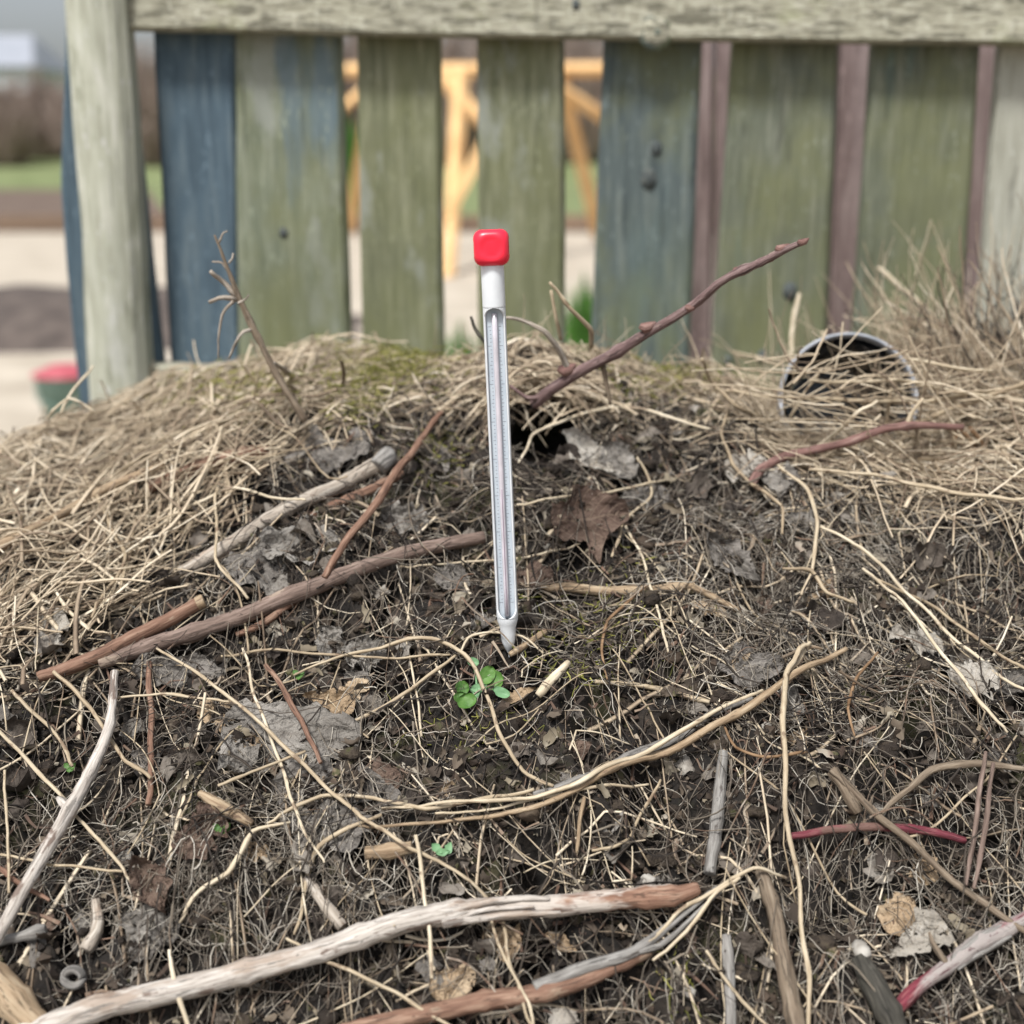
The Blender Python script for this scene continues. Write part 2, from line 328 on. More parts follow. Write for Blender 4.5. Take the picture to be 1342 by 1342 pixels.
SEED = [100]
def path3(pts, lift=.004, wob=1.0, step=.0045):
    """pixel control points (px,py,r[,Y]) -> 3-D polyline resting on the heap (or at distance Y where given) and its radii"""
    SEED[0] += 1; rg = np.random.default_rng(SEED[0])
    C = []; rr = []; free = []
    for p in pts:
        if len(p) == 4:
            q, t = plane(p[0], p[1], p[3]); C.append(q); rr.append(p[2]*t/FPX); free.append(1)
        else:
            r0 = p[2]*1.0/FPX
            q, t = hit(p[0], p[1], lift+r0*.8); C.append(q[0]); rr.append(p[2]*t[0]/FPX); free.append(0)
    C = np.array(C); wob = wob*(.45 if pts[0][2] > 5.5 else 1); L = np.linalg.norm(np.diff(C, axis=0), axis=1).sum(); n = int(max(6, min(120, L/step)))
    P = catmull(C, n); cl = np.concatenate([[0], np.cumsum(np.linalg.norm(np.diff(C, axis=0), axis=1))])
    tq = np.linspace(0, len(C)-1, n); P = P*.55+np.stack([np.interp(tq, np.arange(len(C)), C[:, i]) for i in range(3)], 1)*.45; rad = catmull(np.array(rr)[:, None], n)[:, 0]; fr = catmull(np.array(free, float)[:, None], n)[:, 0]
    m = rad.mean()
    ns = np.cumsum(rg.normal(0, 1, (n, 3)), axis=0); ns -= np.linspace(0, 1, n)[:, None]*ns[-1]
    k = np.ones(5)/5; ns = np.stack([np.convolve(ns[:, i], k, 'same') for i in range(3)], 1)
    ns[:2] *= .3; ns[-2:] *= .3
    P = P+ns*wob*.0006
    g = hf(P[:, 0], P[:, 1])+rad*.3
    df = np.where(fr < .4, np.maximum(g-P[:, 2], 0), 0)
    if m > .0022:
        kk = np.exp(-(np.arange(-8, 9)/4.)**2); df = np.convolve(np.pad(df, 8, mode='edge'), kk/kk.sum(), 'valid')*.8
    P[:, 2] += df
    rad = rad*(1+.035*rg.normal(0, 1, n).clip(-1.5, 1.5))
    return P, np.maximum(rad, .0003)
def stick(name, label, cat, m, pts, lift=.004, wob=1.0, knots=2, K=9, rough=.06, group=None):
    P, rad = path3(pts, lift, wob)
    o = tube_obj(name, P, rad, M[m], K=K, rough=rough, knots=knots, seed=SEED[0])
    return tag(o, label, cat, group)
def sub(parent, name, m, pts, lift=.004, wob=1.0, K=6, rough=.05, knots=0):
    P, rad = path3(pts, lift, wob)
    return tube_obj(name, P, rad, M[m], K=K, rough=rough, parent=parent, knots=knots, seed=SEED[0])
def bud(parent, px, py, r, Yd, m='red_twig', name='bud'):
    q, t = plane(px, py, Yd); rr = r*t/FPX
    o = tube_obj(name, [q-np.array([rr, 0, -rr*.3])*1.2, q-np.array([rr*.4, 0, 0]), q+np.array([rr*.5, 0, rr*.3]), q+np.array([rr*1.4, 0, rr])], [rr*.5, rr, rr*.9, rr*.2], M[m], K=6, parent=parent)
    return o
# ------------------------------------------------------------------ distant garden
def flat(name, pts, z, m, kind='structure'):
    o = mesh_np(name, [(x, y, z if not callable(z) else z(x, y)) for x, y in pts], [tuple(range(len(pts)))], m, smooth=False); return tag(o, kind=kind)
M['ground'] = mat('garden_ground', [(0, (.20, .165, .125)), (1, (.32, .27, .215))], noise=(1.2, 6), bump=.3)
M['path'] = mat('path_gravel', [(0, (.33, .285, .225)), (1, (.50, .445, .365))], noise=(2.5, 6), bump=.3)
M['bed'] = mat('bed_soil', [(0, (.085, .06, .048)), (1, (.17, .125, .095))], noise=(2, 6), bump=.5)
M['grass'] = mat('grass_green', [(0, (.12, .15, .06)), (1, (.20, .235, .11))], noise=(.8, 4), bump=.3)
M['blade'] = mat('grass_blade', [(0, (.04, .13, .02)), (1, (.12, .28, .05))], rand='island', noise=(4, 2), bump=0, rough=.6)
flat('ground', [(-300, -30), (300, -30), (300, 400), (-300, 400)], 0.0, M['ground'])
flat('path', [(-40, 2.6), (40, 2.6), (40, 21), (-40, 21)], .004, M['path'])
flat('vegetable_bed', [(-60, 21.2), (60, 21.2), (60, 52), (-60, 52)], .008, M['bed'])
gq = [(x, y, (y-50)/18*1.45 if y > 50 else .012) for x in (-120, 120) for y in (50, 68, 300)]
tag(mesh_np('grass_bank', gq, [(0, 3, 4, 1), (1, 4, 5, 2)], M['grass'], smooth=False), kind='structure')
tag(mesh_np('lawn', [(-7, 26, .016), (7, 26, .016), (14, 49, .016), (-14, 49, .016)], [(0, 1, 2, 3)], M['grass'], smooth=False), kind='structure')
M['plank_brown'] = mat('edging_board_wood', [(0, (.13, .09, .065)), (1, (.24, .17, .12))], noise=(3, 5), stretch=(.2, 1, 1), bump=.3)
be = empty('bed_edging', (0, 21.1, 0))
for i in range(10):
    x0 = -15+i*3.0
    V = [(x0+.01+a*2.97, 21.04+b*.08, .02+c*(.26+.01*(i % 2))) for a in (0, 1) for b in (0, 1) for c in (0, 1)]
    child_mesh('board', V, [(0, 1, 3, 2), (4, 6, 7, 5), (0, 4, 5, 1), (2, 3, 7, 6), (1, 5, 7, 3), (0, 2, 6, 4)], M['plank_brown'], be, smooth=False)
tag(be, 'long brown timber edging of the vegetable bed beyond the pale path', 'bed edging')
# dirt mound on the path
def mound(name, cx, cy, rx, ry, h, seed, label):
    a = np.linspace(0, 2*math.pi, 41)[:-1]; V = []; F = []
    for j in range(9):
        q = j/8
        for t in a:
            rr = (1-q*.999)*(1+.25*vn(math.cos(t)*2, math.sin(t)*2, .8, seed))
            x = cx+rx*rr*math.cos(t); y = cy+ry*rr*math.sin(t)
            V.append((x, y, h*(math.sin(q*math.pi/2)**.8)*(1+.3*vn(x, y, .4, seed))))
    for j in range(8):
        for i in range(40):
            F.append((j*40+i, j*40+(i+1) % 40, (j+1)*40+(i+1) % 40, (j+1)*40+i))
    o = mesh_np(name, V, F, M['bed_dark'], loc=(cx, cy, 0)); return tag(o, label, 'earth mound')
M['bed_dark'] = mat('dark_earth', [(0, (.05, .04, .036)), (1, (.13, .105, .09))], noise=(6, 7), bump=.8, dist=.02)
mound('earth_mound', -3.3, 9.0, 2.3, 1.1, .30, 21, 'dark earth mound on the pale path, left of the fence post')
# bare brown shrubs
M['twiggery'] = mat('bare_twigs', [(0, (.20, .15, .125)), (.6, (.36, .28, .235)), (1, (.48, .41, .35))], rand='island', noise=(2, 2), bump=0)
def shrub(px, Yd, top, wpx, label, seed):
    rg = np.random.default_rng(seed)
    x0 = (px-CX)/FPX*Yd; zt = H + Yd*math.tan(math.atan(-(top-CY)/FPX)-PITCH); wd = wpx/FPX*Yd*.5
    gz = (Yd-50)/18*1.45 if 50 < Yd < 68 else (1.45 if Yd >= 68 else .1)
    r = empty('bare_shrub', (x0, Yd, gz)); n = 800; S = 5
    th = rg.uniform(0, 2*math.pi, n); q = rg.uniform(0, 1, n)**.5; hh = (zt-gz)*rg.uniform(.35, 1, n)*(1-.45*q**2)
    s = np.linspace(0, 1, S)[None, :]
    sx = rg.uniform(0, .6, n)[:, None]
    P = np.stack([x0+wd*q[:, None]*np.cos(th)[:, None]*(sx+(1-sx)*s**.7), Yd+wd*.6*q[:, None]*np.sin(th)[:, None]*(sx+(1-sx)*s**.7), gz+hh[:, None]*(.1+.9*s)], -1)
    P += rg.normal(0, .12, P.shape)
    V, F = tubes(P, np.broadcast_to((.06*(1-.6*s)), (n, S)).copy(), 3)
    tag(child_mesh('crown', V, F, M['twiggery'], r), kind='stuff')
    V, F = tubes(catmull([(x0, Yd, gz-.1), (x0+.1, Yd, gz+hh.mean()*.5)], 5)[None], np.array([[.2, .16, .13, .1, .07]]), 7)
    child_mesh('trunk', V, F, M['bark_dim'], r); tag(r, label, 'shrub', 'bare shrubs beyond the lawn')
sh = [(-70, 62, 55, 150), (20, 60, 88, 120), (75, 64, 80, 110), (150, 63, 75, 130), (215, 60, 40, 120), (300, 66, 20, 150), (390, 62, 0, 150), (470, 64, -10, 150),
      (560, 60, -30, 170), (650, 63, -20, 170), (750, 62, -30, 170), (850, 64, -10, 170), (-190, 64, 60, 160)]
for i, s in enumerate(sh):
    lab = 'brown bare shrub at the far left edge, in front of the pale house' if i == 1 else ('brown bare shrub seen just left of the fence post' if i == 2 else
          (('bare twiggy shrub behind the fence post' if i == 3 else 'bare twiggy shrub in the gap between post and blue plank') if i in (3, 4) else {300: 'bare brown shrub beyond the lawn behind the green-grey plank', 390: 'bare shrub far behind the left part of the second plank', 470: 'tall bare shrub in the first open slot', 560: 'tall bare shrub in the left of the second open slot', 650: 'tall bare shrub behind the thermometer cap', 750: 'tall bare shrub in the third open slot', 850: 'bare shrub far behind the dark knotted plank'}.get(s[0], 'broad brown bare shrub just beyond the left edge' if s[0] == -70 else 'brown bare shrub well beyond the left edge')))
    shrub(*s, lab, 300+i)
# pale house
M['render'] = mat('pale_render', [(0, (.55, .58, .62)), (1, (.66, .69, .72))], noise=(.5, 3), bump=0)
M['slate'] = mat('slate_roof', [(0, (.24, .26, .30)), (1, (.33, .35, .39))], noise=(.6, 3), bump=0)
M['pane'] = mat('window_glass', [(0, (.05, .06, .08)), (1, (.08, .09, .11))], noise=(1, 2), bump=0, rough=.1, spec=.6)
M['brick'] = mat('chimney_brick', [(0, (.25, .14, .10)), (1, (.33, .2, .15))], noise=(2, 3), bump=0)
def boxv(x0, x1, y0, y1, z0, z1): return [(x, y, z) for x in (x0, x1) for y in (y0, y1) for z in (z0, z1)]
BF = [(0, 1, 3, 2), (4, 6, 7, 5), (0, 4, 5, 1), (2, 3, 7, 6), (1, 5, 7, 3), (0, 2, 6, 4)]
ho = empty('house', (-36, 84, 1.45))
child_mesh('wall', boxv(-43, -29.5, 80, 88, 1.4, 6.6), BF, M['render'], ho, smooth=False)
child_mesh('roof', [(-43.4, 79.6, 6.5), (-29.1, 79.6, 6.5), (-29.1, 88.4, 6.5), (-43.4, 88.4, 6.5), (-42, 84, 8.7), (-30.5, 84, 8.7)],
           [(0, 1, 5, 4), (2, 3, 4, 5), (1, 2, 5), (3, 0, 4), (0, 3, 2, 1)], M['slate'], ho, smooth=False)
child_mesh('chimney', boxv(-41, -40, 83.5, 84.5, 7.6, 9.8), BF, M['brick'], ho, smooth=False)
for x in (-41, -38, -35, -32):
    wv = child_mesh('window', boxv(x-.6, x+.6, 79.93, 80.0-.004, 4.0, 5.4), BF, M['shell'], ho, smooth=False)
    mesh_np('pane', np.array(boxv(x-.5, x+.5, 79.90, 79.925, 4.1, 5.3)) - np.array(world_loc(wv)), BF, M['pane'], wv, smooth=False)
tag(ho, 'pale grey house with slate roof far off at the top left', 'house')
# timber play frame seen through the slots
M['orange'] = mat('orange_stained_timber', [(0, (.60, .36, .16)), (1, (.80, .54, .27))], noise=(3, 4), stretch=(1, 1, .4), bump=.2, spots=[(1.5, .6, .1, (.75, .55, .25), .7, (1, 1, 1))])
pf = empty('play_frame', (-.6, 16, 0))
def beam(name, pts, parent=pf, m='orange', K=4):
    C = []; r = []
    for (x, y, rr, Yd) in pts:
        q, t = plane(x, y, Yd); C.append(q); r.append(rr*t/FPX)
    tube_obj(name, catmull(C, 2 if len(C) == 2 else 12), np.interp(np.linspace(0, 1, 2 if len(C) == 2 else 12), np.linspace(0, 1, len(C)), r), M[m], K=K, parent=parent, smooth=False)
beam('top_beam', [(452, 93, 9.0, 16), (845, 91, 9.0, 16)])
beam('leg', [(492, 92, 7.4, 15.9), (458, 300, 8.2, 20.6)]); beam('leg', [(604, 96, 10.7, 15.8), (588, 366, 8.2, 13.0)])
beam('leg', [(732, 92, 9.0, 15.8), (786, 312, 9.8, 19.5)]); beam('leg', [(700, 92, 7.4, 15.9), (640, 366, 8.2, 13.0)])
beam('brace', [(440, 150, 5.7, 15.7), (505, 92, 5.7, 15.9)]); beam('brace', [(575, 98, 9.8, 15.6), (660, 190, 9.0, 15.2)]); beam('brace', [(655, 150, 9.0, 15), (585, 285, 8.2, 13.7)])
beam('brace', [(720, 108, 9.0, 15.6), (830, 178, 9.0, 16.6)])
tag(pf, 'orange stained timber frame with splayed legs seen through the slots of the fence', 'play frame')
# grass tufts behind the fence
def tuft(px, Yd, top, base, wpx, label, seed, n=160):
    rg = np.random.default_rng(seed); x0 = (px-CX)/FPX*Yd
    zt = H+Yd*math.tan(math.atan(-(top-CY)/FPX)-PITCH); wd = wpx/FPX*Yd*.5
    s = np.linspace(0, 1, 6)[None, :]; a = rg.uniform(0, 2*math.pi, n)[:, None]; q = rg.uniform(0, 1, n)[:, None]; hh = zt*rg.uniform(.5, 1, n)[:, None]
    P = np.stack([x0+wd*np.cos(a)*q*(.3+.7*s**1.6), Yd+wd*np.sin(a)*q*(.3+.7*s**1.6), hh*s*(1-.3*q*s*s)], -1)
    V, F = tubes(P, np.broadcast_to(.009*(1-.85*s), (n, 6)).copy()*(Yd/5), 3)
    tag(mesh_np('grass_tuft', V, F, M['blade'], loc=(x0, Yd, 0)), label, 'grass tuft')
tuft(765, 7.0, 350, 450, 75, 'tall green grass tuft behind the fence, right of the red capped thermometer', 41, 260)
tuft(605, 6.0, 412, 470, 70, 'green grass tuft behind the fence, left of the thermometer cap', 42)
tuft(470, 30, 145, 170, 60, 'small green tuft far behind the leftmost open slot', 43)
# green bucket with a red lid
M['greenp'] = mat('green_plastic', [(0, (.12, .20, .17)), (1, (.17, .26, .22))], noise=(10, 3), bump=0, rough=.4)
M['redp'] = mat('red_plastic_dull', [(0, (.36, .07, .09)), (1, (.45, .11, .13))], noise=(10, 3), bump=0, rough=.4)
def lathe(name, prof, m, parent, c, n=28, smooth=True):
    a = np.arange(n)/n*2*math.pi; V = []
    for r, z in prof: V += [(c[0]+r*math.cos(t), c[1]+r*math.sin(t), c[2]+z) for t in a]
    F = [(j*n+i, j*n+(i+1) % n, (j+1)*n+(i+1) % n, (j+1)*n+i) for j in range(len(prof)-1) for i in range(n)]
    return child_mesh(name, V, F, m, parent, smooth=smooth)
bq = empty('bucket', (-2.02, 5.55, .005))
lathe('body', [(.001, 0), (.10, 0), (.135, .24), (.142, .25), (.128, .25), (.095, .02)], M['greenp'], bq, (-2.02, 5.55, .005))
lathe('lid', [(.001, .30), (.06, .295), (.12, .27), (.146, .262), (.148, .252)], M['redp'], bq, (-2.02, 5.55, .005))
tube_obj('handle', [(-2.16, 5.55, .25), (-2.13, 5.47, .16), (-2.02, 5.42, .12), (-1.91, 5.47, .16), (-1.88, 5.55, .25)], [.005]*5, M['greenp'], K=6, parent=bq)
tag(bq, 'green bucket with a red lid on the pale path beside the fence post', 'bucket')

# ------------------------------------------------------------------ the fence
def wood(name, a, b, c, grain=(1, 1, .11), sp=(), rough=.85, ns=70, algae=None):
    return mat(name, [(0, a), (.5, b), (1, c)], rand='object', noise=(ns*1.7, 9), mixr=.12, stretch=grain, bump=.6, dist=.003, rough=rough, algae=algae, spots=list(sp)+[(7, .50, .2, tuple(x*.62 for x in b), .6, (1, 1, .7)), (160, .60, .06, tuple(min(.6, x*1.7+.04) for x in b), .55, (1, 1, .35)), (90, .62, .05, tuple(x*.4 for x in b), .6, (1, 1, .08))])
V1 = (1, 1, .18)
green_patch = (9, .46, .16, (.165, .175, .085), .65, (1, 1, .7)); pale_patch = (15, .54, .08, (.30, .32, .29), .75, (1, 1, .45)); dark_patch = (9, .62, .1, (.06, .075, .07), .6, (1, 1, .3))
W = {
 'blue': wood('blue_grey_plank_wood', (.045, .070, .092), (.078, .118, .15), (.13, .17, .19), sp=[(8, .58, .12, (.15, .19, .14), .6, (1, 1, .3))]),
 'pgreen': wood('green_grey_plank_wood', (.10, .12, .09), (.18, .205, .15), (.31, .33, .26), algae=((.15, .16, .078), -.22, .24), sp=[green_patch, pale_patch, (8, .64, .05, (.10, .16, .22), .6, V1)]),
 'moss': wood('algae_plank_wood', (.09, .10, .06), (.17, .18, .115), (.31, .315, .22), algae=((.15, .16, .078), -.22, .24), sp=[green_patch, pale_patch]),
 'dark': wood('dark_plank_wood', (.055, .072, .075), (.105, .132, .13), (.19, .215, .19), algae=((.15, .17, .08), -.22, .10), sp=[(10, .56, .12, (.11, .16, .17), .7, V1), green_patch, dark_patch]),
 'teal': wood('mossy_streaked_plank_wood', (.075, .088, .068), (.135, .15, .115), (.24, .25, .20), algae=((.15, .16, .078), -.22, .24), sp=[green_patch, (12, .58, .06, (.33, .33, .27), .6, (1, 1, .06)), (9, .60, .08, (.10, .17, .165), .8, V1)]),
 'light': wood('pale_plank_wood', (.27, .27, .22), (.36, .36, .30), (.46, .46, .40), sp=[(9, .6, .1, (.26, .28, .19), .6, V1)]),
 'rail': wood('lichen_grey_rail_wood', (.20, .19, .14), (.36, .35, .27), (.54, .53, .44), grain=(.22, 1, 1), ns=150, sp=[(110, .53, .06, (.12, .115, .085), .85, (.2, 1, 1)), (200, .56, .04, (.10, .095, .07), .7, (.3, 1, 1)), (14, .55, .12, (.27, .29, .15), .6, (.6, 1, 1))]),
 'post': wood('pale_post_wood', (.28, .28, .22), (.41, .42, .34), (.55, .55, .48), grain=(1, 1, .12), sp=[(40, .58, .05, (.20, .21, .15), .6, (1, 1, .3)), (12, .6, .08, (.58, .59, .56), .7, (1, 1, .4))]),
 'redb': wood('red_brown_board_wood', (.13, .095, .088), (.21, .155, .145), (.31, .25, .235), sp=[(8, .6, .1, (.30, .24, .23), .6, V1)]),
 'knot': wood('knot_wood', (.04, .048, .05), (.075, .088, .088), (.12, .125, .11), grain=(1, 1, 1)),
}
FY = 1.70
fence = empty('wooden_fence', (0, FY, 0))
def slab(name, rows, Y0, th, m, parent=fence, cl=.003, cr=.007, n=44, seed=0, horiz=False, cup=.0015):
    """board whose front outline follows rows [(py, left px, right px)] at distance Y0 (horiz: [(px, top py, bottom py)])"""
    rows = np.array(rows, float); t = np.linspace(rows[0, 0], rows[-1, 0], n)
    A = np.interp(t, rows[:, 0], rows[:, 1]); B = np.interp(t, rows[:, 0], rows[:, 2]); rg = np.random.default_rng(seed); V = []
    for i in range(n):
        if horiz: p, _ = plane(t[i], A[i], Y0); q, _ = plane(t[i], B[i], Y0)
        else: p, _ = plane(A[i], t[i], Y0); q, _ = plane(B[i], t[i], Y0)
        d = q-p; wd = np.linalg.norm(d); d = d/wd
        p = p+d*.0012*vn(i*.03, seed, .1, 3); q = q+d*.0016*vn(i*.03, seed+5, .07, 4)
        y = np.array([0, 1, 0])
        sec = [(0, th), (0, cl)] + [(cl+(wd-cl-cr)*k/6, cup*math.sin(k/6*math.pi)+.0012*vn(k*.01, i*.02, .04, seed)) for k in range(7)] + [(wd, cr), (wd, th)]
        for s, dep in sec: V.append(p+d*s+y*dep)
    K = 11; F = [(i*K+k, (i+1)*K+k, (i+1)*K+(k+1) % K, i*K+(k+1) % K) for i in range(n-1) for k in range(K)]
    F += [tuple(range(K)), tuple(reversed(range((n-1)*K, n*K)))]
    V = np.array(V); c = V.mean(0); loc = np.array([c[0], c[1], c[2]])-np.array(world_loc(parent))
    o = mesh_np(name, V-np.array(world_loc(parent)), F, m, parent, smooth=False, loc=tuple(loc)); return o
planks = [('blue', 200, 309, 222, 316), ('pgreen', 308, 447, 312, 460), ('moss', 468, 578, 475, 582), ('moss', 625, 740, 627, 742), ('dark', 792, 921, 775, 905), ('teal', 962, 1101, 935, 1084),
          ('teal', 1146, 1288, 1118, 1260), ('light', 1313, 1440, 1281, 1400), ('moss', 1468, 1590, 1430, 1548), ('pgreen', 1640, 1770, 1590, 1715)]
lab = {0: 'blue-grey plank with flaking paint', 7: 'pale clean plank', 4: 'dark plank with two knots'}
PL = []
for i, (m, a, b, c, d) in enumerate(planks):
    def ex(y): return (y, a+(c-a)*(y-50)/420, b+(d-b)*(y-50)/420)
    o = slab('plank', [ex(-70), ex(50), ex(470), ex(760)], FY+.001*(i % 3), .021, W[m], seed=30+i, cl=.003 if i else .006, cr=.0075)
    if i in lab: o['label'] = lab[i]
    PL.append(o)
def knot(pl, px, py, r, Y0, m=None, asp=1.25):
    q, t = plane(px, py, Y0); rr = r*t/FPX; rg = np.random.default_rng(int(px)); V = [q+np.array([0, .0001, 0])]; n = 16
    for k in range(n):
        a = k/n*2*math.pi; s = rr*(1+.14*rg.normal()); V.append(q+np.array([math.cos(a)*s, +.0005, math.sin(a)*s*asp]))
    for k in range(n):
        a = k/n*2*math.pi; V.append(q+np.array([math.cos(a)*rr*1.3, .004, math.sin(a)*rr*1.3*asp]))
    F = [(0, 1+(k+1) % n, 1+k) for k in range(n)] + [(1+k, 1+(k+1) % n, 1+n+(k+1) % n, 1+n+k) for k in range(n)]
    child_mesh('knot', V, F, m or W['knot'], pl)
knot(PL[4], 850, 234, 9, FY); knot(PL[4], 860, 194, 7, FY); knot(PL[5], 1036, 382, 8, FY); knot(PL[1], 371, 305, 5, FY); knot(PL[5], 1000, 468, 6, FY); knot(PL[5], 954, 474, 5, FY)
knot(PL[7], 1337, 408, 10, FY)
rail = slab('rail', [(163, -60, 38), (420, -58, 44), (760, -55, 50), (1342, -48, 58), (1850, -42, 66)], FY-.036, .034, W['rail'], horiz=True, cl=.004, cr=.004, n=120, seed=60)
knot(rail, 860, 41, 18, FY-.0364, W['dark'], 1); knot(rail, 860, 41, 16, FY-.0374, W['rail'], 1); knot(rail, 862, 42, 4, FY-.0380, W['dark'], 1); knot(rail, 755, 6, 5, FY-.0362)
brail = slab('rail', [(150, 474, 510), (760, 520, 560), (1850, 600, 645)], FY-.036, .034, W['rail'], horiz=True, cl=.003, cr=.003, n=90, seed=61)
slab('post', [(-90, 76, 157), (0, 80, 160), (150, 90, 171), (300, 103, 180), (400, 105, 184), (520, 113, 192), (900, 140, 214)], FY-.060, .045, W['post'], cl=.014, cr=.012, seed=62, n=60, cup=-.006)
slab('backing_board', [(-90, 90, 157), (0, 86, 165), (150, 82, 175), (240, 79, 186), (350, 86, 196), (520, 104, 217), (820, 130, 240)], FY-.012, .025, W['blue'], seed=63)
slab('post', [(-90, 1790, 1880), (470, 1740, 1825), (900, 1700, 1785)], FY-.060, .045, W['post'], cl=.01, cr=.01, seed=64)
q, t = plane(105, 312, FY-.1)
tag(fence, 'weathered green-grey plank fence with post and rail standing behind the compost heap', 'fence')
screen = empty('board_screen', (1.2, 2.05, 0))
xs = [905, 937, 1010, 1096, 1185, 1268, 1352, 1440, 1530]
for i in range(len(xs)-1):
    a, b = xs[i]+1, xs[i+1]-1
    sl = .012 if i < 2 else .05
    slab('board', [(-60, a+sl*250, b+sl*250), (620, a-sl*380, b-sl*380)], 2.05+.006*(i % 2), .018, W['redb'], parent=screen, seed=80+i, n=20)
tag(screen, 'red-brown board screen standing behind the right half of the plank fence', 'board screen')
# ------------------------------------------------------------------ the thermometer
M['white'] = mat('white_enamel_metal', [(0, (.58, .61, .64)), (1, (.70, .73, .75))], noise=(60, 6), bump=.08, rough=.3, spec=.6, spots=[(90, .66, .06, (.45, .42, .38), .6, (1, 1, .5))])
M['scale'] = mat('scale_card', [(0, (.42, .48, .54)), (1, (.52, .58, .63))], noise=(120, 4), bump=0, rough=.4)
M['glass'] = mat('capillary_glass', [(0, (.48, .46, .50)), (1, (.60, .57, .62))], noise=(100, 3), bump=0, rough=.08, spec=.7)
M['tick'] = mat('scale_ink', [(0, (.08, .09, .12)), (1, (.12, .13, .17))], noise=(90, 2), bump=0)
M['liquid'] = mat('red_spirit', [(0, (.28, .22, .28)), (1, (.34, .27, .33))], noise=(90, 2), bump=0, rough=.2)
M['cap'] = mat('red_plastic', [(0, (.78, .018, .045)), (1, (.84, .03, .065))], noise=(30, 3), bump=.04, rough=.33, spec=.45)
bt, tb = hit(667, 856, .000); bt = bt[0]; tb = float(tb[0])
tp, tt = plane(645, 345, bt[1]+.012)
ax = tp-bt; LEN = np.linalg.norm(ax); ax /= LEN
ths = empty('compost_thermometer', tuple(bt))
ey = np.array([0, 1, 0]) - ax*ax[1]; ey /= np.linalg.norm(ey); ex_ = np.cross(ey, ax)     # ex_ to the right, ey away from the camera
Rr = 13.0*tb/FPX
def T(a, r, s):                                  # angle a measured from the side that faces the camera
    return bt + ax*s + ex_*(r*math.sin(a)) - ey*(r*math.cos(a))
pxl = LEN/(853-345)                              # metres per photo pixel along the tube
s_top = LEN + 2*pxl; s_w1 = (853-399)*pxl; s_w0 = (853-801)*pxl
def tubemesh(name, r, m, ss, win, n=40, th=.0013):
    V = []; F = []
    for s in ss:
        wa = win(s)
        for k in range(n+1):
            a = wa+(2*math.pi-2*wa)*k/n
            V.append(T(a, r, s))
    for j in range(len(ss)-1):
        for k in range(n): F.append((j*(n+1)+k, j*(n+1)+k+1, (j+1)*(n+1)+k+1, (j+1)*(n+1)+k))
    o = child_mesh(name, V, F, m, ths); md = o.modifiers.new('wall', 'SOLIDIFY'); md.thickness = th; md.offset = 0
    return o
WM = R(62); hr = Rr*math.sin(WM)
def win(s):
    if s <= s_w0 or s >= s_w1: return 0.0005
    d = min(s-s_w0, s_w1-s)
    if d >= hr: return WM
    return max(.0005, math.asin(min(1, hr*math.sqrt(1-(1-d/hr)**2)/Rr)))
ss = [s_w0+hr*(1-math.cos(q)) for q in np.linspace(0, math.pi/2, 16)[1:]] + list(np.linspace(s_w0+hr, s_w1-hr, 12)[1:]) + \
     [s_w1-hr*(1-math.sin(q)) for q in np.linspace(0, math.pi/2, 16)[1:]] 
tubemesh('tube', Rr, M['white'], ss, win)
nn = 32; V = [T(k/nn*2*math.pi, r, s) for s, r in ((s_w1+.0002, Rr-.001), (s_w1+.0002, Rr+.0004), (s_w1+.0004, Rr+.0006), (s_w1+.0010, Rr+.0007), (s_w1+.0016, Rr+.0007), ((s_w1+s_top)/2, Rr+.0007), (s_top-.0005, Rr+.0007), (s_top, Rr+.0006), (s_top, Rr*.8)) for k in range(nn)]
child_mesh('collar', V, [(j*nn+k, j*nn+(k+1) % nn, (j+1)*nn+(k+1) % nn, (j+1)*nn+k) for j in range(8) for k in range(nn)], M['white'], ths)
prof = [(853-806, 14.2), (853-811, 12.6), (853-816, 11.2), (853-824, 10.4), (853-833, 9.6), (853-838, 8.6), (853-844, 6.2), (853-849, 3.6), (853-853, 1.2), (-6, .4)]
nn = 28; V = []; V += [T(k/nn*2*math.pi, 14.2/13.6*Rr, s_w0-.0003) for k in range(nn)]
for s, r in prof: V += [T(k/nn*2*math.pi, r/13.6*Rr, s*pxl) for k in range(nn)]
F = [(j*nn+k, j*nn+(k+1) % nn, (j+1)*nn+(k+1) % nn, (j+1)*nn+k) for j in range(len(prof)) for k in range(nn)]
child_mesh('pointed_tip', V, F, M['white'], ths)
# card, glass rod, spirit column and graduation inside the window
def strip(name, x0, x1, dep, s0, s1, m, parent=ths, thick=.0005, n=1):
    V = [bt+ax*s+ex_*x-ey*(-dep+d) for x in (x0, x1) for d in (0, thick) for s in (s0, s1)]
    return child_mesh(name, V, BF, m, parent, smooth=False)
card = strip('scale_card', -Rr*.80, Rr*.80, -.0012, s_w0-.001, s_w1+.006, M['scale'])
P = np.array([bt+ax*s-ey*(.0030) for s in np.linspace(s_w0+.001, s_w1-.004, 12)])
tube_obj('glass_rod', P, [Rr*.26]*12, M['glass'], K=14, parent=ths)
P = np.array([bt+ax*s-ey*(.0030+Rr*.24) for s in np.linspace(s_w0+.003, s_w0+.105, 8)])
tube_obj('spirit_column', P, [Rr*.055]*8, M['liquid'], K=6, parent=ths)
V = []; F = []
for k in range(76):
    s = s_w0+.012+(s_w1-s_w0-.026)*k/75; wlen = .34 if k % 10 == 0 else (.24 if k % 5 == 0 else .15)
    for sg in (-1, 1):
        x0, x1 = sorted((sg*Rr*.36, sg*Rr*(.36+wlen)))
        b0 = len(V); V += [bt+ax*(s+dz)+ex_*x-ey*(.0012+.0005+.0002) for x, dz in ((x0, -.00014), (x1, -.00014), (x1, .00014), (x0, .00014))]; F.append((b0, b0+1, b0+2, b0+3))
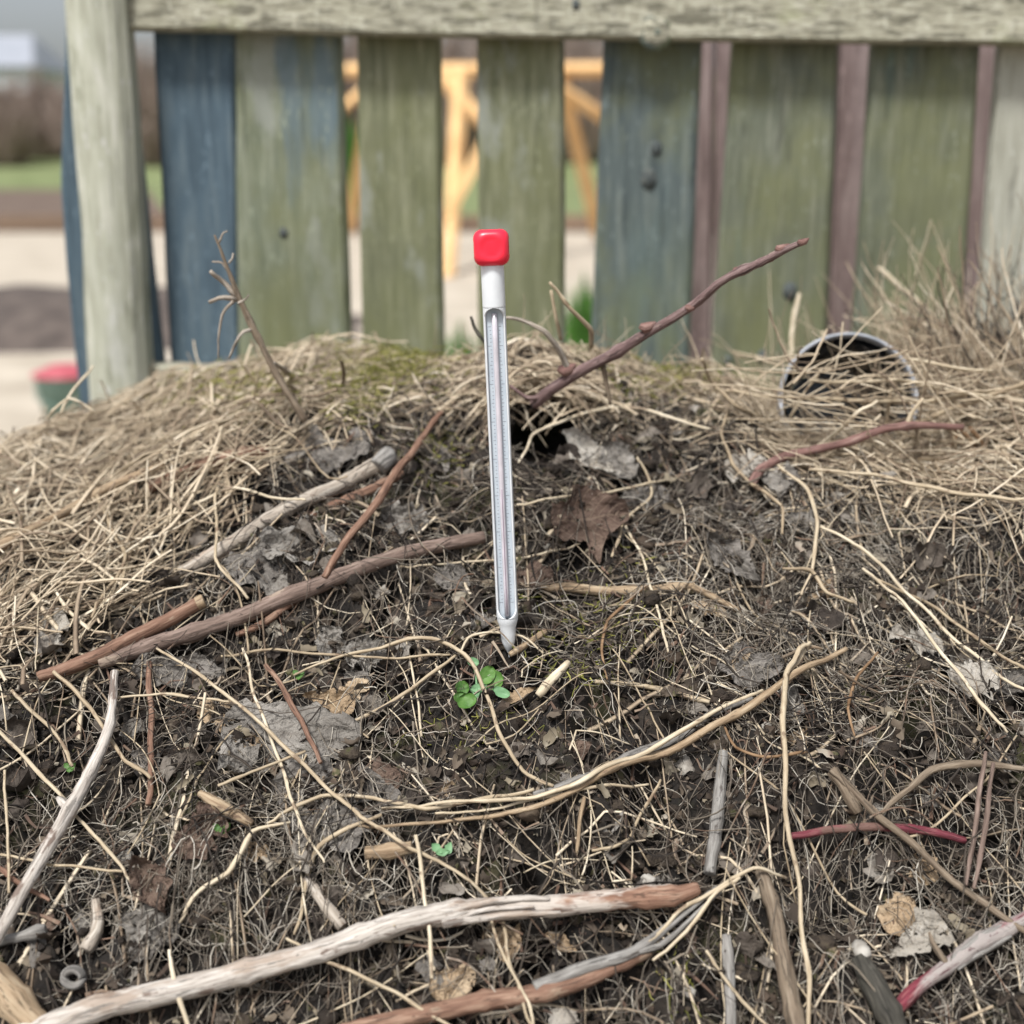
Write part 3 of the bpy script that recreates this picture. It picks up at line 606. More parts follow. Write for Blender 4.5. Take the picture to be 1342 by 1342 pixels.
tag(child_mesh('graduation_marks', V, F, M['tick'], ths, smooth=False), kind='stuff')
# cap: rounded cube with shallow dimples
cc = bt+ax*(LEN+(345-326)*pxl); hw = 22.5*tb/FPX; G = 13; V = []; F = []
for (u, v, w3) in (((1, 0, 0), (0, 1, 0), (0, 0, 1)), ((0, 1, 0), (1, 0, 0), (0, 0, -1)), ((0, 1, 0), (0, 0, 1), (1, 0, 0)), ((0, 0, 1), (0, 1, 0), (-1, 0, 0)),
                   ((0, 0, 1), (1, 0, 0), (0, 1, 0)), ((1, 0, 0), (0, 0, 1), (0, -1, 0))):
    b0 = len(V); u, v, w3 = map(np.array, (u, v, w3))
    for i in range(G):
        for j in range(G):
            a, b = -1+2*i/(G-1), -1+2*j/(G-1); p = u*a+v*b+w3*1.0
            p = p/(np.sum(np.abs(p)**3.6)**(1/3.6)); rr = math.hypot(a, b)
            p = p-w3*.09*max(0, min(1, (.66-rr)/.12)); V.append(cc+(ex_*p[0]+ey*p[1]+ax*p[2])*hw)
    for i in range(G-1):
        for j in range(G-1): F.append((b0+i*G+j, b0+(i+1)*G+j, b0+(i+1)*G+j+1, b0+i*G+j+1))
cap = child_mesh('cap', V, F, M['cap'], ths)
bm = bmesh.new(); bm.from_mesh(cap.data); bmesh.ops.remove_doubles(bm, verts=bm.verts, dist=.00005); bmesh.ops.recalc_face_normals(bm, faces=bm.faces); bm.to_mesh(cap.data); bm.free()
tag(ths, 'white compost thermometer with red cap standing tip down in the dark soil', 'thermometer')

# ------------------------------------------------------------------ black plant pot lying in the straw
M['pot'] = mat('black_plastic', [(0, (.030, .034, .040)), (1, (.075, .085, .098))], noise=(30, 5), bump=.1, rough=.55, spots=[(25, .58, .1, (.12, .13, .15), .7, (1, 1, 1))])
M['potrim'] = mat('dusty_pot_rim', [(0, (.22, .24, .27)), (1, (.46, .48, .52))], noise=(60, 5), bump=.2, rough=.7)
M['potbase'] = mat('dusty_pot_base', [(0, (.09, .12, .15)), (1, (.24, .29, .34))], noise=(40, 5), bump=.2, rough=.7)
pc, pt_ = plane(1112, 524, POTY); pr = 90*pt_/FPX
pot = empty('plant_pot', tuple(pc)); pd = np.array([.10, .97, -.34]); pd /= np.linalg.norm(pd)
pu = np.cross(pd, [0, 0, 1.]); pu /= np.linalg.norm(pu); pv = np.cross(pu, pd)
def ring(name, prof, m, n=48):
    V = []
    for r, s in prof: V += [pc+pd*s+(pu*math.cos(k/n*2*math.pi)+pv*math.sin(k/n*2*math.pi))*r for k in range(n)]
    F = [(j*n+k, j*n+(k+1) % n, (j+1)*n+(k+1) % n, (j+1)*n+k) for j in range(len(prof)-1) for k in range(n)]
    return child_mesh(name, V, F, m, pot)
ring('rim', [(pr*.94, .012), (pr*.945, 0), (pr*.96, -.002), (pr*.99, -.001), (pr*1.0, .003), (pr*1.0, .018), (pr*.97, .019)], M['potrim'])
ring('wall', [(pr*.965, .0185), (pr*.80, .125), (pr*.76, .128), (pr*.88, .014)], M['pot'])
n = 40; V = []; F = []; holes = [(.45*math.cos(k*math.pi/3+.3), .45*math.sin(k*math.pi/3+.3)) for k in range(6)]
gN = 34; idx = {}
for i in range(gN):
    for j in range(gN):
        a, b = -1+2*i/(gN-1), -1+2*j/(gN-1)
        rr = math.hypot(a, b)
        if rr > 1: continue
        idx[i, j] = len(V); V.append(pc+pd*(.118+.004*(rr < .3))+(pu*a+pv*b)*pr*.775)
for i in range(gN-1):
    for j in range(gN-1):
        q4 = [(i, j), (i+1, j), (i+1, j+1), (i, j+1)]
        if all(c in idx for c in q4):
            a, b = -1+2*(i+.5)/(gN-1), -1+2*(j+.5)/(gN-1)
            if any(math.hypot(a-hx, b-hy) < .10 for hx, hy in holes): continue
            F.append(tuple(idx[c] for c in q4))
child_mesh('pot_base', V, F, M['potbase'], pot)
tag(pot, 'black plastic plant pot on its side with dusty rim, half buried in straw', 'plant pot')

# ------------------------------------------------------------------ woody twigs, traced one by one
S = stick
# budded branch reaching up to the right
bo = S('budded_branch', 'purple-brown budded branch sticking up right of the thermometer towards the fence', 'branch', 'bark_purple',
       [(700, 530, 8.4, 1.13), (722, 512, 8.0, 1.12), (760, 488, 7.6, 1.11), (805, 464, 7.1, 1.10), (850, 435, 6.7, 1.09), (905, 402, 5.9, 1.08), (942, 372, 5.5, 1.07), (985, 350, 5.0, 1.06), (1022, 330, 4.6, 1.05), (1054, 317, 3.8, 1.04)], knots=6)
for a in ((848, 430, 8, 1.088), (905, 404, 6, 1.078), (968, 355, 6, 1.066), (1008, 340, 6, 1.056), (1025, 327, 7, 1.05), (742, 486, 9, 1.11), (1052, 318, 5.5, 1.04)): bud(bo, *a)
sub(bo, 'side_twig', 'bark_pale', [(745, 484, 5, 1.11), (730, 458, 4, 1.1), (708, 434, 3.5, 1.09), (680, 421, 3, 1.09), (655, 416, 2, 1.09)])
sub(bo, 'side_twig', 'bark_dim', [(790, 478, 4, 1.11), (796, 505, 3, 1.11), (800, 530, 2, 1.11)])
sub(bo, 'side_twig', 'bark_purple', [(712, 520, 4, 1.125), (690, 520, 3, 1.12), (668, 505, 2, 1.12)])
S('pale_twig', 'thin pale stem curving up beside the blue plank edge above the branch fork', 'stem', 'stem', [(775, 455, 3.5, 1.14), (772, 432, 3.2, 1.13), (748, 405, 3, 1.12), (733, 385, 2.5, 1.12), (720, 370, 2, 1.12)], K=6)
S('pale_twig', 'short pale stem curved over the straw between cap and budded branch', 'stem', 'stem', [(735, 445, 2.6, 1.15), (728, 415, 2.6, 1.14), (722, 380, 2, 1.14)], K=6)
# dead stem at the left of the crest
uo = S('upright_dead_stem', 'frayed grey-brown dead stem standing upright on the left of the crest', 'stem', 'bark_dim',
       [(400, 552, 5.4, 1.13), (380, 520, 4.8, 1.13), (358, 485, 4.4, 1.13), (342, 458, 4.4, 1.13), (326, 425, 4.1, 1.13), (308, 385, 3.7, 1.13), (296, 350, 2.7, 1.13), (288, 325, 2.0, 1.13), (281, 308, 1.4, 1.13)], knots=5)
for p in ([(308, 388, 4, 1.13), (292, 372, 3.5, 1.13), (276, 356, 3, 1.12)], [(310, 392, 4, 1.13), (290, 390, 3, 1.12), (274, 396, 2.5, 1.12)], [(299, 355, 2, 1.13), (290, 345, 1.5, 1.13), (278, 343, 1, 1.13)],
          [(287, 318, 2, 1.13), (293, 306, 1.2, 1.13), (298, 303, 1, 1.13)], [(306, 395, 2.6, 1.12), (292, 410, 2, 1.12), (287, 440, 1.6, 1.12), (286, 470, 1, 1.12)],
          [(312, 398, 2, 1.12), (322, 392, 1.4, 1.12), (326, 386, 1, 1.12)], [(330, 432, 3, 1.13), (318, 436, 2.5, 1.12), (308, 452, 2, 1.12), (300, 470, 1.5, 1.12)], [(300, 345, 1.8, 1.13), (306, 332, 1.2, 1.13)]):
    sub(uo, 'side_shoot', 'bark_pale', p, K=5)
S('pale_twig', 'pale forked twig leaning on the foot of the upright dead stem', 'twig', 'bark_pale', [(455, 560, 4.5), (420, 525, 4.5), (385, 495, 4), (358, 475, 3, 1.13)])
T3 = S('peeled_stick', 'pale peeled stick with a dark knobbed end, left of the thermometer', 'stick', 'bark_pale',
       [(235, 750, 6.9), (270, 731, 9.5), (310, 710, 10.3), (380, 668, 10.3), (450, 635, 10.8), (500, 606, 10.8)], lift=.010, knots=2, K=12)
sub(T3, 'knob', 'bark_grey', [(497, 612, 13), (506, 602, 14), (508, 592, 9)], lift=.012, K=9)
S('rust_twig', 'short rust brown twig tucked under the pale peeled stick', 'twig', 'bark_rust', [(395, 685, 4.8), (450, 655, 6.4), (495, 637, 6.4), (527, 620, 4.8)], lift=.004)
T4 = S('long_brown_stick', 'long purple-brown stick running from the left mat up to the thermometer', 'stick', 'bark_brown',
       [(130, 870, 8.4), (190, 850, 10.9), (245, 831, 10.9), (330, 801, 10.9), (400, 772, 10.9), (470, 745, 10.1), (560, 718, 9.2), (634, 704, 8.4)], lift=.012, knots=4, K=12)
sub(T4, 'side_twig', 'bark_rust', [(400, 775, 7), (350, 815, 6), (310, 832, 4)], lift=.006)
T5 = S('orange_stick', 'orange-brown cut stick with pale end, lowest on the left mat', 'stick', 'bark_rust', [(50, 888, 7.2), (80, 876, 9.0), (130, 856, 9.9), (200, 821, 9.0), (262, 789, 8.1)], lift=.017, knots=1, K=12)
sub(T5, 'cut_end', 'bark_tan', [(258, 791, 9.5), (267, 787, 9)], lift=.018)
S('orange_twig', 'thin orange-brown twig rising steeply across the peeled stick', 'twig', 'bark_rust', [(425, 757, 4.5), (455, 712, 5), (500, 658, 5.5), (530, 608, 5), (560, 566, 4), (580, 540, 3)], lift=.022)
S('bark_covered_stick', 'reddish brown stick half buried in straw, upper left', 'stick', 'bark_rust', [(195, 640, 7), (240, 618, 10), (300, 602, 11), (352, 590, 10)], lift=.009, K=10)
S('pale_twig', 'long pale stem running up from the left edge along the straw mat', 'stem', 'bark_tan', [(-30, 733, 6), (30, 700, 6), (90, 668, 6), (150, 636, 6), (215, 610, 5)], lift=.024)
S('brown_twig', 'thin brown twig crossing the straw above the reddish stick', 'twig', 'bark_dim', [(60, 640, 3.2), (150, 610, 4.0), (230, 585, 3.2), (330, 575, 2.4)], lift=.018)
T8 = S('long_barkless_branch', 'thick bleached branch along the bottom, peeled white on its left', 'branch', 'bark_white',
       [(20, 1362, 16.2), (110, 1327, 16.2), (200, 1303, 16.2), (300, 1278, 15.3), (420, 1247, 14.4), (520, 1212, 15.3), (600, 1196, 14.4), (650, 1190, 13.5)], lift=.022, knots=4, K=14)
for p in ([(560, 1196, 4), (640, 1182, 5), (720, 1178, 3)], [(580, 1212, 5), (660, 1200, 5), (735, 1196, 2.5)], [(600, 1205, 3), (650, 1192, 4), (700, 1188, 2)]): sub(T8, 'bark_sliver', 'bark_white', p, lift=.036, K=6, rough=.12)
sub(T8, 'peeled_end', 'peeling', [(615, 1194, 13), (640, 1191, 14), (700, 1188, 14.5), (800, 1180, 14), (880, 1174, 12), (915, 1164, 8)], lift=.0222, knots=3, K=12)
T9 = S('rusty_branch', 'rust brown branch at the bottom edge that frays into grey fibres', 'branch', 'bark_rust',
       [(450, 1352, 11), (560, 1330, 11), (640, 1313, 12), (720, 1300, 12), (790, 1276, 10), (850, 1245, 9)], lift=.014, knots=3, K=12)
for k, p in enumerate(([(700, 1293, 8), (760, 1268, 9), (830, 1248, 8), (890, 1205, 5), (940, 1163, 3)], [(720, 1300, 4), (800, 1262, 5), (860, 1240, 4), (915, 1196, 3), (945, 1168, 2)], [(730, 1305, 3), (790, 1275, 4), (850, 1232, 3), (900, 1190, 2)])):
    sub(T9, 'fibre', 'bark_grey' if k < 2 else 'stem', p, lift=.019, K=6)
T10 = S('bone_white_stem', 'smooth bone white stem slanting down at the left edge, with one node', 'stem', 'bark_white', [(-15, 1245, 7.6), (40, 1152, 8.5), (80, 1085, 9.3), (120, 1012, 8.5), (145, 950, 6.8), (150, 880, 5.1)], lift=.03, knots=2, K=12)
sub(T10, 'node', 'bark_white', [(92, 1062, 8), (82, 1050, 6), (76, 1046, 3)], lift=.034)
S('thick_tan_stick', 'thick tan stick end in the bottom left corner', 'stick', 'bark_tan', [(-40, 1262, 22), (10, 1300, 21), (45, 1342, 20), (70, 1370, 20)], lift=.012, K=14)
S('crimson_twig', 'thin crimson stem lying level, right of the long pale stalk', 'stem', 'crimson', [(1035, 1096, 4.8), (1090, 1086, 5.6), (1150, 1083, 5.6), (1210, 1088, 5.6), (1265, 1102, 4.8)], lift=.016, knots=2)
T13 = S('crimson_stick', 'crimson stick with grey flaking bark in the bottom right corner', 'stick', 'crimson_flaking', [(1165, 1334, 8), (1205, 1292, 9), (1248, 1262, 10), (1275, 1240, 11), (1310, 1222, 10), (1342, 1205, 9), (1375, 1186, 8)], lift=.014, knots=3, K=11)
for p in ([(1248, 1258, 4), (1280, 1232, 5), (1318, 1212, 3)], [(1255, 1270, 3), (1290, 1245, 4), (1325, 1226, 3)]): sub(T13, 'grey_bark', 'bark_grey', p, lift=.020, K=6, rough=.15)
sub(T13, 'side_twig', 'bark_dim', [(1240, 1262, 5), (1225, 1240, 4), (1218, 1222, 2)], lift=.018)
T14 = S('reddish_branch', 'dark reddish twig bending across in front of the black pot', 'twig', 'red_twig', [(985, 634, 6), (998, 614, 6.5, PF-.10), (1030, 597, 6, PF-.085), (1075, 588, 6, PF-.085), (1115, 580, 6, PF-.085), (1160, 564, 5.5, PF-.085), (1200, 558, 5, PF-.085), (1262, 560, 4, PF-.075)], lift=.020, knots=3)
sub(T14, 'side_twig', 'stem', [(1190, 558, 4, PF-.085), (1230, 545, 3.5, PF-.04), (1290, 522, 3.5, PF-.03), (1350, 500, 3, PF-.02)], lift=.026)
sub(T14, 'side_twig', 'stem', [(1188, 558, 4, PF-.085), (1196, 540, 3, PF-.085), (1210, 522, 2.5, PF-.085)], lift=.032)
for i, p in enumerate(([(1240, 560, 4, PF-.04), (1262, 566, 3, PF-.04), (1278, 585, 2, PF-.04)], [(1262, 556, 4, PF-.04), (1250, 575, 3, PF-.04), (1244, 590, 1.5, PF-.04)], [(1270, 560, 3, PF-.04), (1285, 578, 3, PF-.04), (1290, 590, 1.5, PF-.04)])):
    sub(T14, 'dry_catkin', 'orange_bit', p, lift=.024, K=5)
S('grey_stick', 'blue-grey upright stick sunk in the soil beside the long pale stalk', 'stick', 'bark_grey', [(948, 985, 7), (942, 1050, 9), (936, 1100, 8.5), (930, 1145, 8)], lift=.008)
S('grey_stick', 'thin grey stick standing below the frayed end of the rusty branch', 'stick', 'bark_grey', [(952, 1225, 6), (956, 1290, 8), (958, 1350, 8)], lift=.006)
S('brown_stick', 'dull brown stick running down to the bottom edge', 'stick', 'bark_dim', [(996, 1140, 8), (1015, 1200, 10), (1032, 1280, 12), (1046, 1355, 12)], lift=.012)
dk = S('charred_stick', 'dark rotten stick pointing down near the crimson stick', 'stick', 'bark_dark', [(1126, 1255, 13), (1145, 1290, 16), (1165, 1330, 17), (1180, 1365, 17)], lift=.012, K=12)
sub(dk, 'pale_tip', 'shell', [(1124, 1238, 9), (1130, 1248, 12), (1134, 1256, 10)], lift=.016)
S('rust_twig', 'straight thin rust red stem standing in the dark hollow at left', 'stem', 'bark_rust', [(196, 868, 3.6), (197, 930, 4.0), (197, 1000, 4.0), (194, 1055, 4.0)], lift=.012, K=7)
S('rust_twig', 'short orange stem above the big grey leaf', 'stem', 'bark_rust', [(348, 872, 3.2), (375, 912, 3.6), (398, 955, 3.6), (420, 1000, 2.8)], lift=.024, K=7)
S('tan_stick', 'tan broken stick lying level right of the thermometer', 'stick', 'bark_tan', [(708, 768, 4), (740, 765, 7), (800, 770, 7), (860, 768, 6), (910, 768, 6)], lift=.008)
S('pale_twig', 'pale twig end just below the tan broken stick on the right', 'twig', 'bark_tan', [(905, 768, 5), (940, 785, 4), (968, 800, 3)], lift=.008)
S('grey_stick', 'flattened grey-tan stick in the bundle above the pale stalk bundle', 'stick', 'bark_grey', [(700, 1042, 5.0), (760, 1022, 6.5), (820, 995, 7.2), (880, 965, 6.5), (930, 935, 5.8), (985, 915, 3.6)], lift=.014)
S('brown_twig', 'brown knotty twig crossing above the crimson stem', 'twig', 'bark_dim', [(1090, 1008, 5.6), (1120, 1040, 4.8), (1155, 1075, 5.6), (1195, 1105, 4.8), (1250, 1155, 4.8), (1300, 1190, 4.8), (1350, 1225, 4.0)], lift=.022)
S('brown_twig', 'brown twig forking up to the right from the crimson stem', 'twig', 'bark_dim', [(1155, 1066, 3.2), (1185, 1040, 4.0), (1220, 1012, 4.8), (1285, 1003, 4.8), (1345, 1008, 4.0)], lift=.018)
S('brown_stick', 'short stubby brown stick above the middle of the crimson stem', 'stick', 'bark_dim', [(1090, 1010, 8), (1108, 1035, 8), (1125, 1065, 7)], lift=.014)
S('thin_brown_twig', 'left one of two upright brown stems at the right edge', 'stem', 'bark_brown', [(1292, 985, 2.4), (1282, 1040, 3.2), (1272, 1110, 3.2), (1266, 1160, 2.4)], lift=.028, K=7)
S('thin_brown_twig', 'right one of two upright brown stems at the right edge', 'stem', 'bark_brown', [(1302, 1000, 2.4), (1294, 1060, 3.2), (1286, 1110, 3.2), (1276, 1165, 2.4)], lift=.028, K=7)
S('short_stick', 'short tan stick wedged in the litter, left of the bone white stem foot', 'stick', 'bark_tan', [(262, 1040, 5), (290, 1055, 8), (330, 1080, 5)], lift=.012)
S('short_stick', 'short grey-white stick end under the rusty frayed branch tip', 'stick', 'bark_pale', [(400, 1150, 6), (425, 1185, 8), (450, 1215, 9)], lift=.008)
S('short_stick', 'pale forked stick stub beside the small grey ring', 'stick', 'bark_pale', [(125, 1180, 6), (128, 1215, 8), (112, 1245, 9)], lift=.010)
S('short_stick', 'tan hollow stick stub just below the pale stalk bundle', 'stick', 'bark_tan', [(480, 1118, 9), (510, 1116, 9), (540, 1110, 8)], lift=.010)
S('grey_twig', 'thin grey twig lying on the soil above the bleached branch foot', 'twig', 'bark_grey', [(-20, 1238, 7), (20, 1230, 7), (60, 1218, 6)], lift=.012)
S('pale_chip', 'yellow-green broken stem lying right of the green seedling', 'stem', 'stem', [(705, 912, 5), (725, 890, 6), (745, 868, 4)], lift=.008, K=7)
S('orange_root', 'orange hooked rootlet on the bare soil right of the thermometer', 'root', 'orange_bit', [(855, 762, 1.6), (825, 785, 2.2), (795, 815, 2.2), (788, 850, 1.9), (796, 890, 1.6)], lift=.012, K=6)
S('thin_tan_twig', 'tan twig lying at an angle right of the thermometer tip', 'twig', 'bark_tan', [(668, 858, 3.5), (690, 845, 4), (714, 828, 4.5)], lift=.008, K=7)
S('thin_twig', 'thin grey twig lying level on the soil right of the seedling', 'twig', 'stem', [(780, 893, 2.8), (830, 896, 3.2), (880, 905, 3.5), (930, 920, 3)], lift=.006, K=6)
S('dark_wire', 'thin dark twig leaning on the left side of the thermometer', 'twig', 'bark_dark', [(617, 415, 2.0, 1.12), (624, 432, 2.4, 1.12), (640, 455, 2.4, 1.12)], K=6)
S('orange_root', 'orange curved rootlet below the pale stalk bundle', 'root', 'orange_bit', [(948, 950, 1.6), (965, 975, 1.9), (1005, 990, 2.0), (1060, 985, 1.6)], lift=.018, K=6)
S('orange_root', 'orange rootlet right of the long pale stalk', 'root', 'orange_bit', [(1150, 855, 1.9), (1120, 890, 2.2), (1112, 930, 1.9), (1120, 965, 1.6)], lift=.018, K=6)
S('rust_twig', 'short rust twig at the lower left edge', 'twig', 'bark_rust', [(0, 1138, 3.2), (35, 1160, 3.2), (65, 1180, 2.4)], lift=.018, K=7)
# long pale stalks
def st(label, pts, lift=.02, m='stem', name='dry_stalk'):
    k = .62 if m == 'stem' else .8
    return S(name, label, 'stalk', m, [(p[0], p[1], p[2]*k)+tuple(p[3:]) for p in pts], lift=lift*.85, K=6, knots=2, wob=1.6, rough=.10)
st('long pale stalk hanging straight down the right half to the bottom edge', [(1062, 842, 4), (1045, 850, 5.5), (1030, 885, 6), (1020, 945, 6), (1024, 1015, 5.5), (1036, 1085, 5.5), (1048, 1170, 5), (1055, 1260, 5), (1060, 1350, 4.5)], .032)
st('pale stalk forking off the top of the long hanging stalk', [(1035, 880, 3.5), (1048, 862, 4), (1058, 845, 4), (1078, 850, 3)], .03)
st('thick pale stalk, lower one of the bundle sweeping to the right', [(470, 1082, 2.2), (560, 1078, 2.9), (640, 1068, 3.6), (720, 1052, 4.3), (800, 1022, 5.0), (870, 998, 5.8), (930, 972, 5.8), (1000, 930, 6.5), (1060, 885, 5.8), (1110, 850, 3.6)], .020, 'bark_tan')
st('pale stalk, upper one of the bundle sweeping to the right', [(500, 1060, 3), (600, 1052, 4), (700, 1045, 4.5), (780, 1020, 5), (850, 985, 5), (920, 945, 5), (1000, 905, 4)], .024)
st('thin straw laid along the stalk bundle', [(570, 1066, 2.5), (680, 1056, 3), (790, 1035, 3), (850, 1028, 2.5)], .024)
st('white-grey fibrous stalk from the litter into the bundle', [(350, 1080, 3), (430, 1052, 4), (500, 1060, 4), (560, 1068, 4.5), (640, 1052, 5), (700, 1035, 4)], .018)
st('long straw from the orange stick down across the big grey leaf to the bottom', [(205, 850, 2.5), (280, 902, 4), (345, 955, 4.5), (410, 1015, 4.5), (470, 1068, 4.5), (540, 1110, 4.5), (605, 1150, 4), (650, 1190, 4), (672, 1260, 3.5), (698, 1350, 3)], .026)
st('thin straw running steeply down left of the big grey leaf', [(318, 850, 3), (345, 925, 3.5), (380, 1010, 3.5), (405, 1080, 3), (425, 1130, 2.5)], .026)
st('arching pale rootlet that loops over the seedling', [(385, 885, 2.5), (450, 855, 3.2), (510, 840, 4), (565, 842, 4.5), (605, 865, 4.5), (635, 912, 4.5), (652, 970, 4.5), (680, 1010, 4), (725, 1030, 3.5)], .022)
st('pale straw ending at the root of the seedling', [(448, 952, 3.5), (500, 928, 4), (555, 892, 4), (598, 858, 3.5)], .018)
st('thin arched straw across the thermometer tip', [(602, 858, 2.2), (615, 835, 3), (640, 830, 2.6), (668, 832, 2.2), (690, 838, 2.2), (712, 856, 1.8)], .016)
st('grey-white straw level with the thermometer tip, left', [(290, 860, 3), (360, 850, 3), (430, 858, 3), (520, 862, 3), (590, 858, 3)], .018)
st('pale curled root, lowest left, hooking into the frayed roots', [(500, 1068, 4), (450, 1088, 5), (415, 1112, 5), (400, 1150, 5), (395, 1195, 4), (385, 1225, 3)], .02)
st('whitish knotted root in the litter left of the bleached branch', [(235, 1210, 4), (265, 1170, 5), (300, 1145, 6), (318, 1110, 6), (330, 1085, 5), (380, 1078, 3)], .018)
st('pale straw hanging from the litter over the bleached branch', [(222, 1245, 3.5), (222, 1275, 4.5), (232, 1310, 5), (250, 1352, 5)], .036)
st('straw crossing the bleached branch near its middle', [(545, 1095, 4), (555, 1150, 4), (562, 1215, 4), (566, 1282, 3.5)], .034)
st('long straw sliding down from the bleached branch to the rusty branch', [(375, 1230, 3), (440, 1268, 4), (520, 1305, 4), (600, 1350, 3.5)], .03)
st('straw behind the rusty branch running down right', [(640, 1190, 3.2), (665, 1255, 3), (690, 1310, 3), (700, 1350, 3)], .03)
st('thin pale bow of straw under the stalk bundle', [(776, 1115, 2.8), (805, 1112, 3.2), (830, 1095, 3.2), (850, 1060, 3), (866, 1022, 2.5)], .02)
st('short upright tan straw under the stalk bundle', [(766, 1045, 3), (760, 1080, 3.5), (756, 1118, 2.5)], .018, 'bark_tan')
st('pale straw from the frayed branch tip down to the bottom', [(925, 1245, 3), (960, 1290, 3.5), (1010, 1350, 3)], .02)
st('upper pale stalk that runs into the frayed branch tip', [(845, 1238, 3), (885, 1200, 4.5), (925, 1168, 4.5), (985, 1135, 4), (1030, 1150, 3)], .03)
st('lower pale stalk that runs into the frayed branch tip', [(855, 1258, 3), (900, 1222, 4), (935, 1180, 4), (970, 1150, 3)], .03)
st('long straw from the mid right down to the right edge', [(1075, 690, 3), (1130, 725, 4), (1190, 778, 4), (1262, 842, 4), (1350, 908, 3.5)], .030)
st('long straw below it running parallel to the right edge', [(1130, 745, 3), (1180, 790, 3.5), (1235, 860, 4), (1290, 925, 4), (1320, 960, 3)], .030)
st('long thin straw fanned out above the two pale scraps', [(1150, 760, 3), (1230, 795, 3.2), (1300, 845, 3.2), (1350, 880, 3)], .030)
st('straw bending from the pale twig fork towards the brown leaf', [(835, 600, 2.5), (850, 650, 3), (815, 690, 3.5), (802, 730, 3.5)], .018)
st('pale forked straw on the bare soil right of the thermometer', [(820, 690, 3), (840, 740, 3), (860, 800, 3), (876, 855, 2.5)], .016)
st('greenish straw bridging from the dark hollow to the right', [(680, 606, 2.5), (696, 575, 3), (735, 560, 3.5), (790, 540, 4), (850, 548, 3.5), (930, 562, 3)], .026)
st('pale thin straw just above the brown rounded leaf', [(675, 662, 2.5), (740, 645, 3), (800, 638, 3.2), (870, 630, 2.6)], .02)
st('thin greenish straw below the dark hollow', [(520, 742, 2), (600, 735, 2.5), (690, 730, 3), (760, 712, 2)], .008)
st('level pale stalk lying across the pot opening', [(940, 512, 3.5, PF-.02), (1020, 521, 4, PF-.03), (1110, 527, 4.5, PF-.04), (1200, 526, 4.5, PF-.04), (1270, 516, 4.5, PF-.03), (1360, 503, 4, PF-.02)], .045)
st('slanting pale straw rising over the pot bottom', [(1025, 612, 3.5, PF-.07), (1075, 580, 3.8, PF-.06), (1120, 545, 3.8, PF-.085), (1150, 525, 3.5, PF-.085)], .04)
st('short upright pale straw in front of the pot, right part', [(1207, 535, 3, PF-0.015), (1210, 505, 3.5, PF-0.015), (1211, 470, 3.5, PF-0.015)], .04)
st('short upright pale straw in front of the pot, middle', [(1160, 562, 3, PF-0.035), (1163, 535, 3.5, PF-0.035), (1168, 508, 3.5, PF-0.035)], .04)
st('short slanted straw in front of the pot, left part', [(1035, 548, 3, PF-0.015), (1055, 510, 3.2, PF-0.015), (1078, 482, 3, PF-0.015)], .04)
st('blurred tan stalk leaning out above the pot towards the fence', [(1265, 505, 5, 1.45), (1240, 445, 6, 1.47), (1205, 398, 6, 1.5), (1150, 350, 5, 1.52)])
st('blurred pale stalk crossing the leaning tan stalk', [(1172, 440, 4.5, 1.42), (1200, 422, 5, 1.42), (1255, 440, 6.5, 1.42), (1290, 460, 7, 1.42), (1330, 492, 6, 1.4)])
st('blurred pale stalk from the tuft dropping to the right', [(1250, 408, 5, 1.45), (1275, 440, 6, 1.44), (1320, 485, 6, 1.42)])
st('blurred tan stalk behind the left of the pot', [(1078, 435, 4, 1.5), (1088, 470, 4.5, 1.48), (1100, 505, 4, 1.45)])
st('blurred thin upright stalk left of the pot', [(1036, 470, 4, 1.5), (1038, 430, 4.5, 1.52), (1048, 385, 4, 1.54)])
st('blurred level straw behind the pot rim', [(960, 462, 4, 1.52), (1040, 470, 4.5, 1.52), (1120, 480, 4, 1.5)])
st('pale curved stalk left of the pot drooping into the straw', [(920, 470, 3.5, PF-0.045), (935, 500, 4, PF-0.025), (968, 528, 4, PF-0.035), (1005, 548, 3.5, PF-0.015)])
st('level straw across the upper half of the pot', [(1060, 498, 3.5, PF-0.035), (1150, 502, 4.5, PF-0.035), (1230, 508, 4.5, PF-0.035), (1300, 520, 4, PF-0.035)])
st('tan straw laid over the right rim of the pot', [(1185, 470, 3, PF-0.035), (1240, 478, 4, PF-0.045), (1300, 486, 4, PF-0.035)])
st('long level straw right of the pale scraps', [(1060, 615, 3.5), (1140, 620, 4), (1220, 635, 4.5), (1290, 645, 4.5), (1355, 652, 4)], .04)
st('drooping grey fibre beside the reddish twig foot', [(955, 530, 3, 1.2), (948, 565, 3.5), (965, 600, 4), (995, 635, 4), (1022, 660, 3.5), (1025, 700, 3)], .03)
st('looping grey fibre falling below the reddish twig', [(1020, 610, 3), (1052, 640, 4), (1065, 690, 4), (1060, 735, 3.5), (1050, 780, 2.5)], .03)
st('crooked pale stalk in the mid right litter', [(1025, 745, 3), (1060, 750, 4), (1085, 780, 3.5), (1120, 790, 3)], .03)
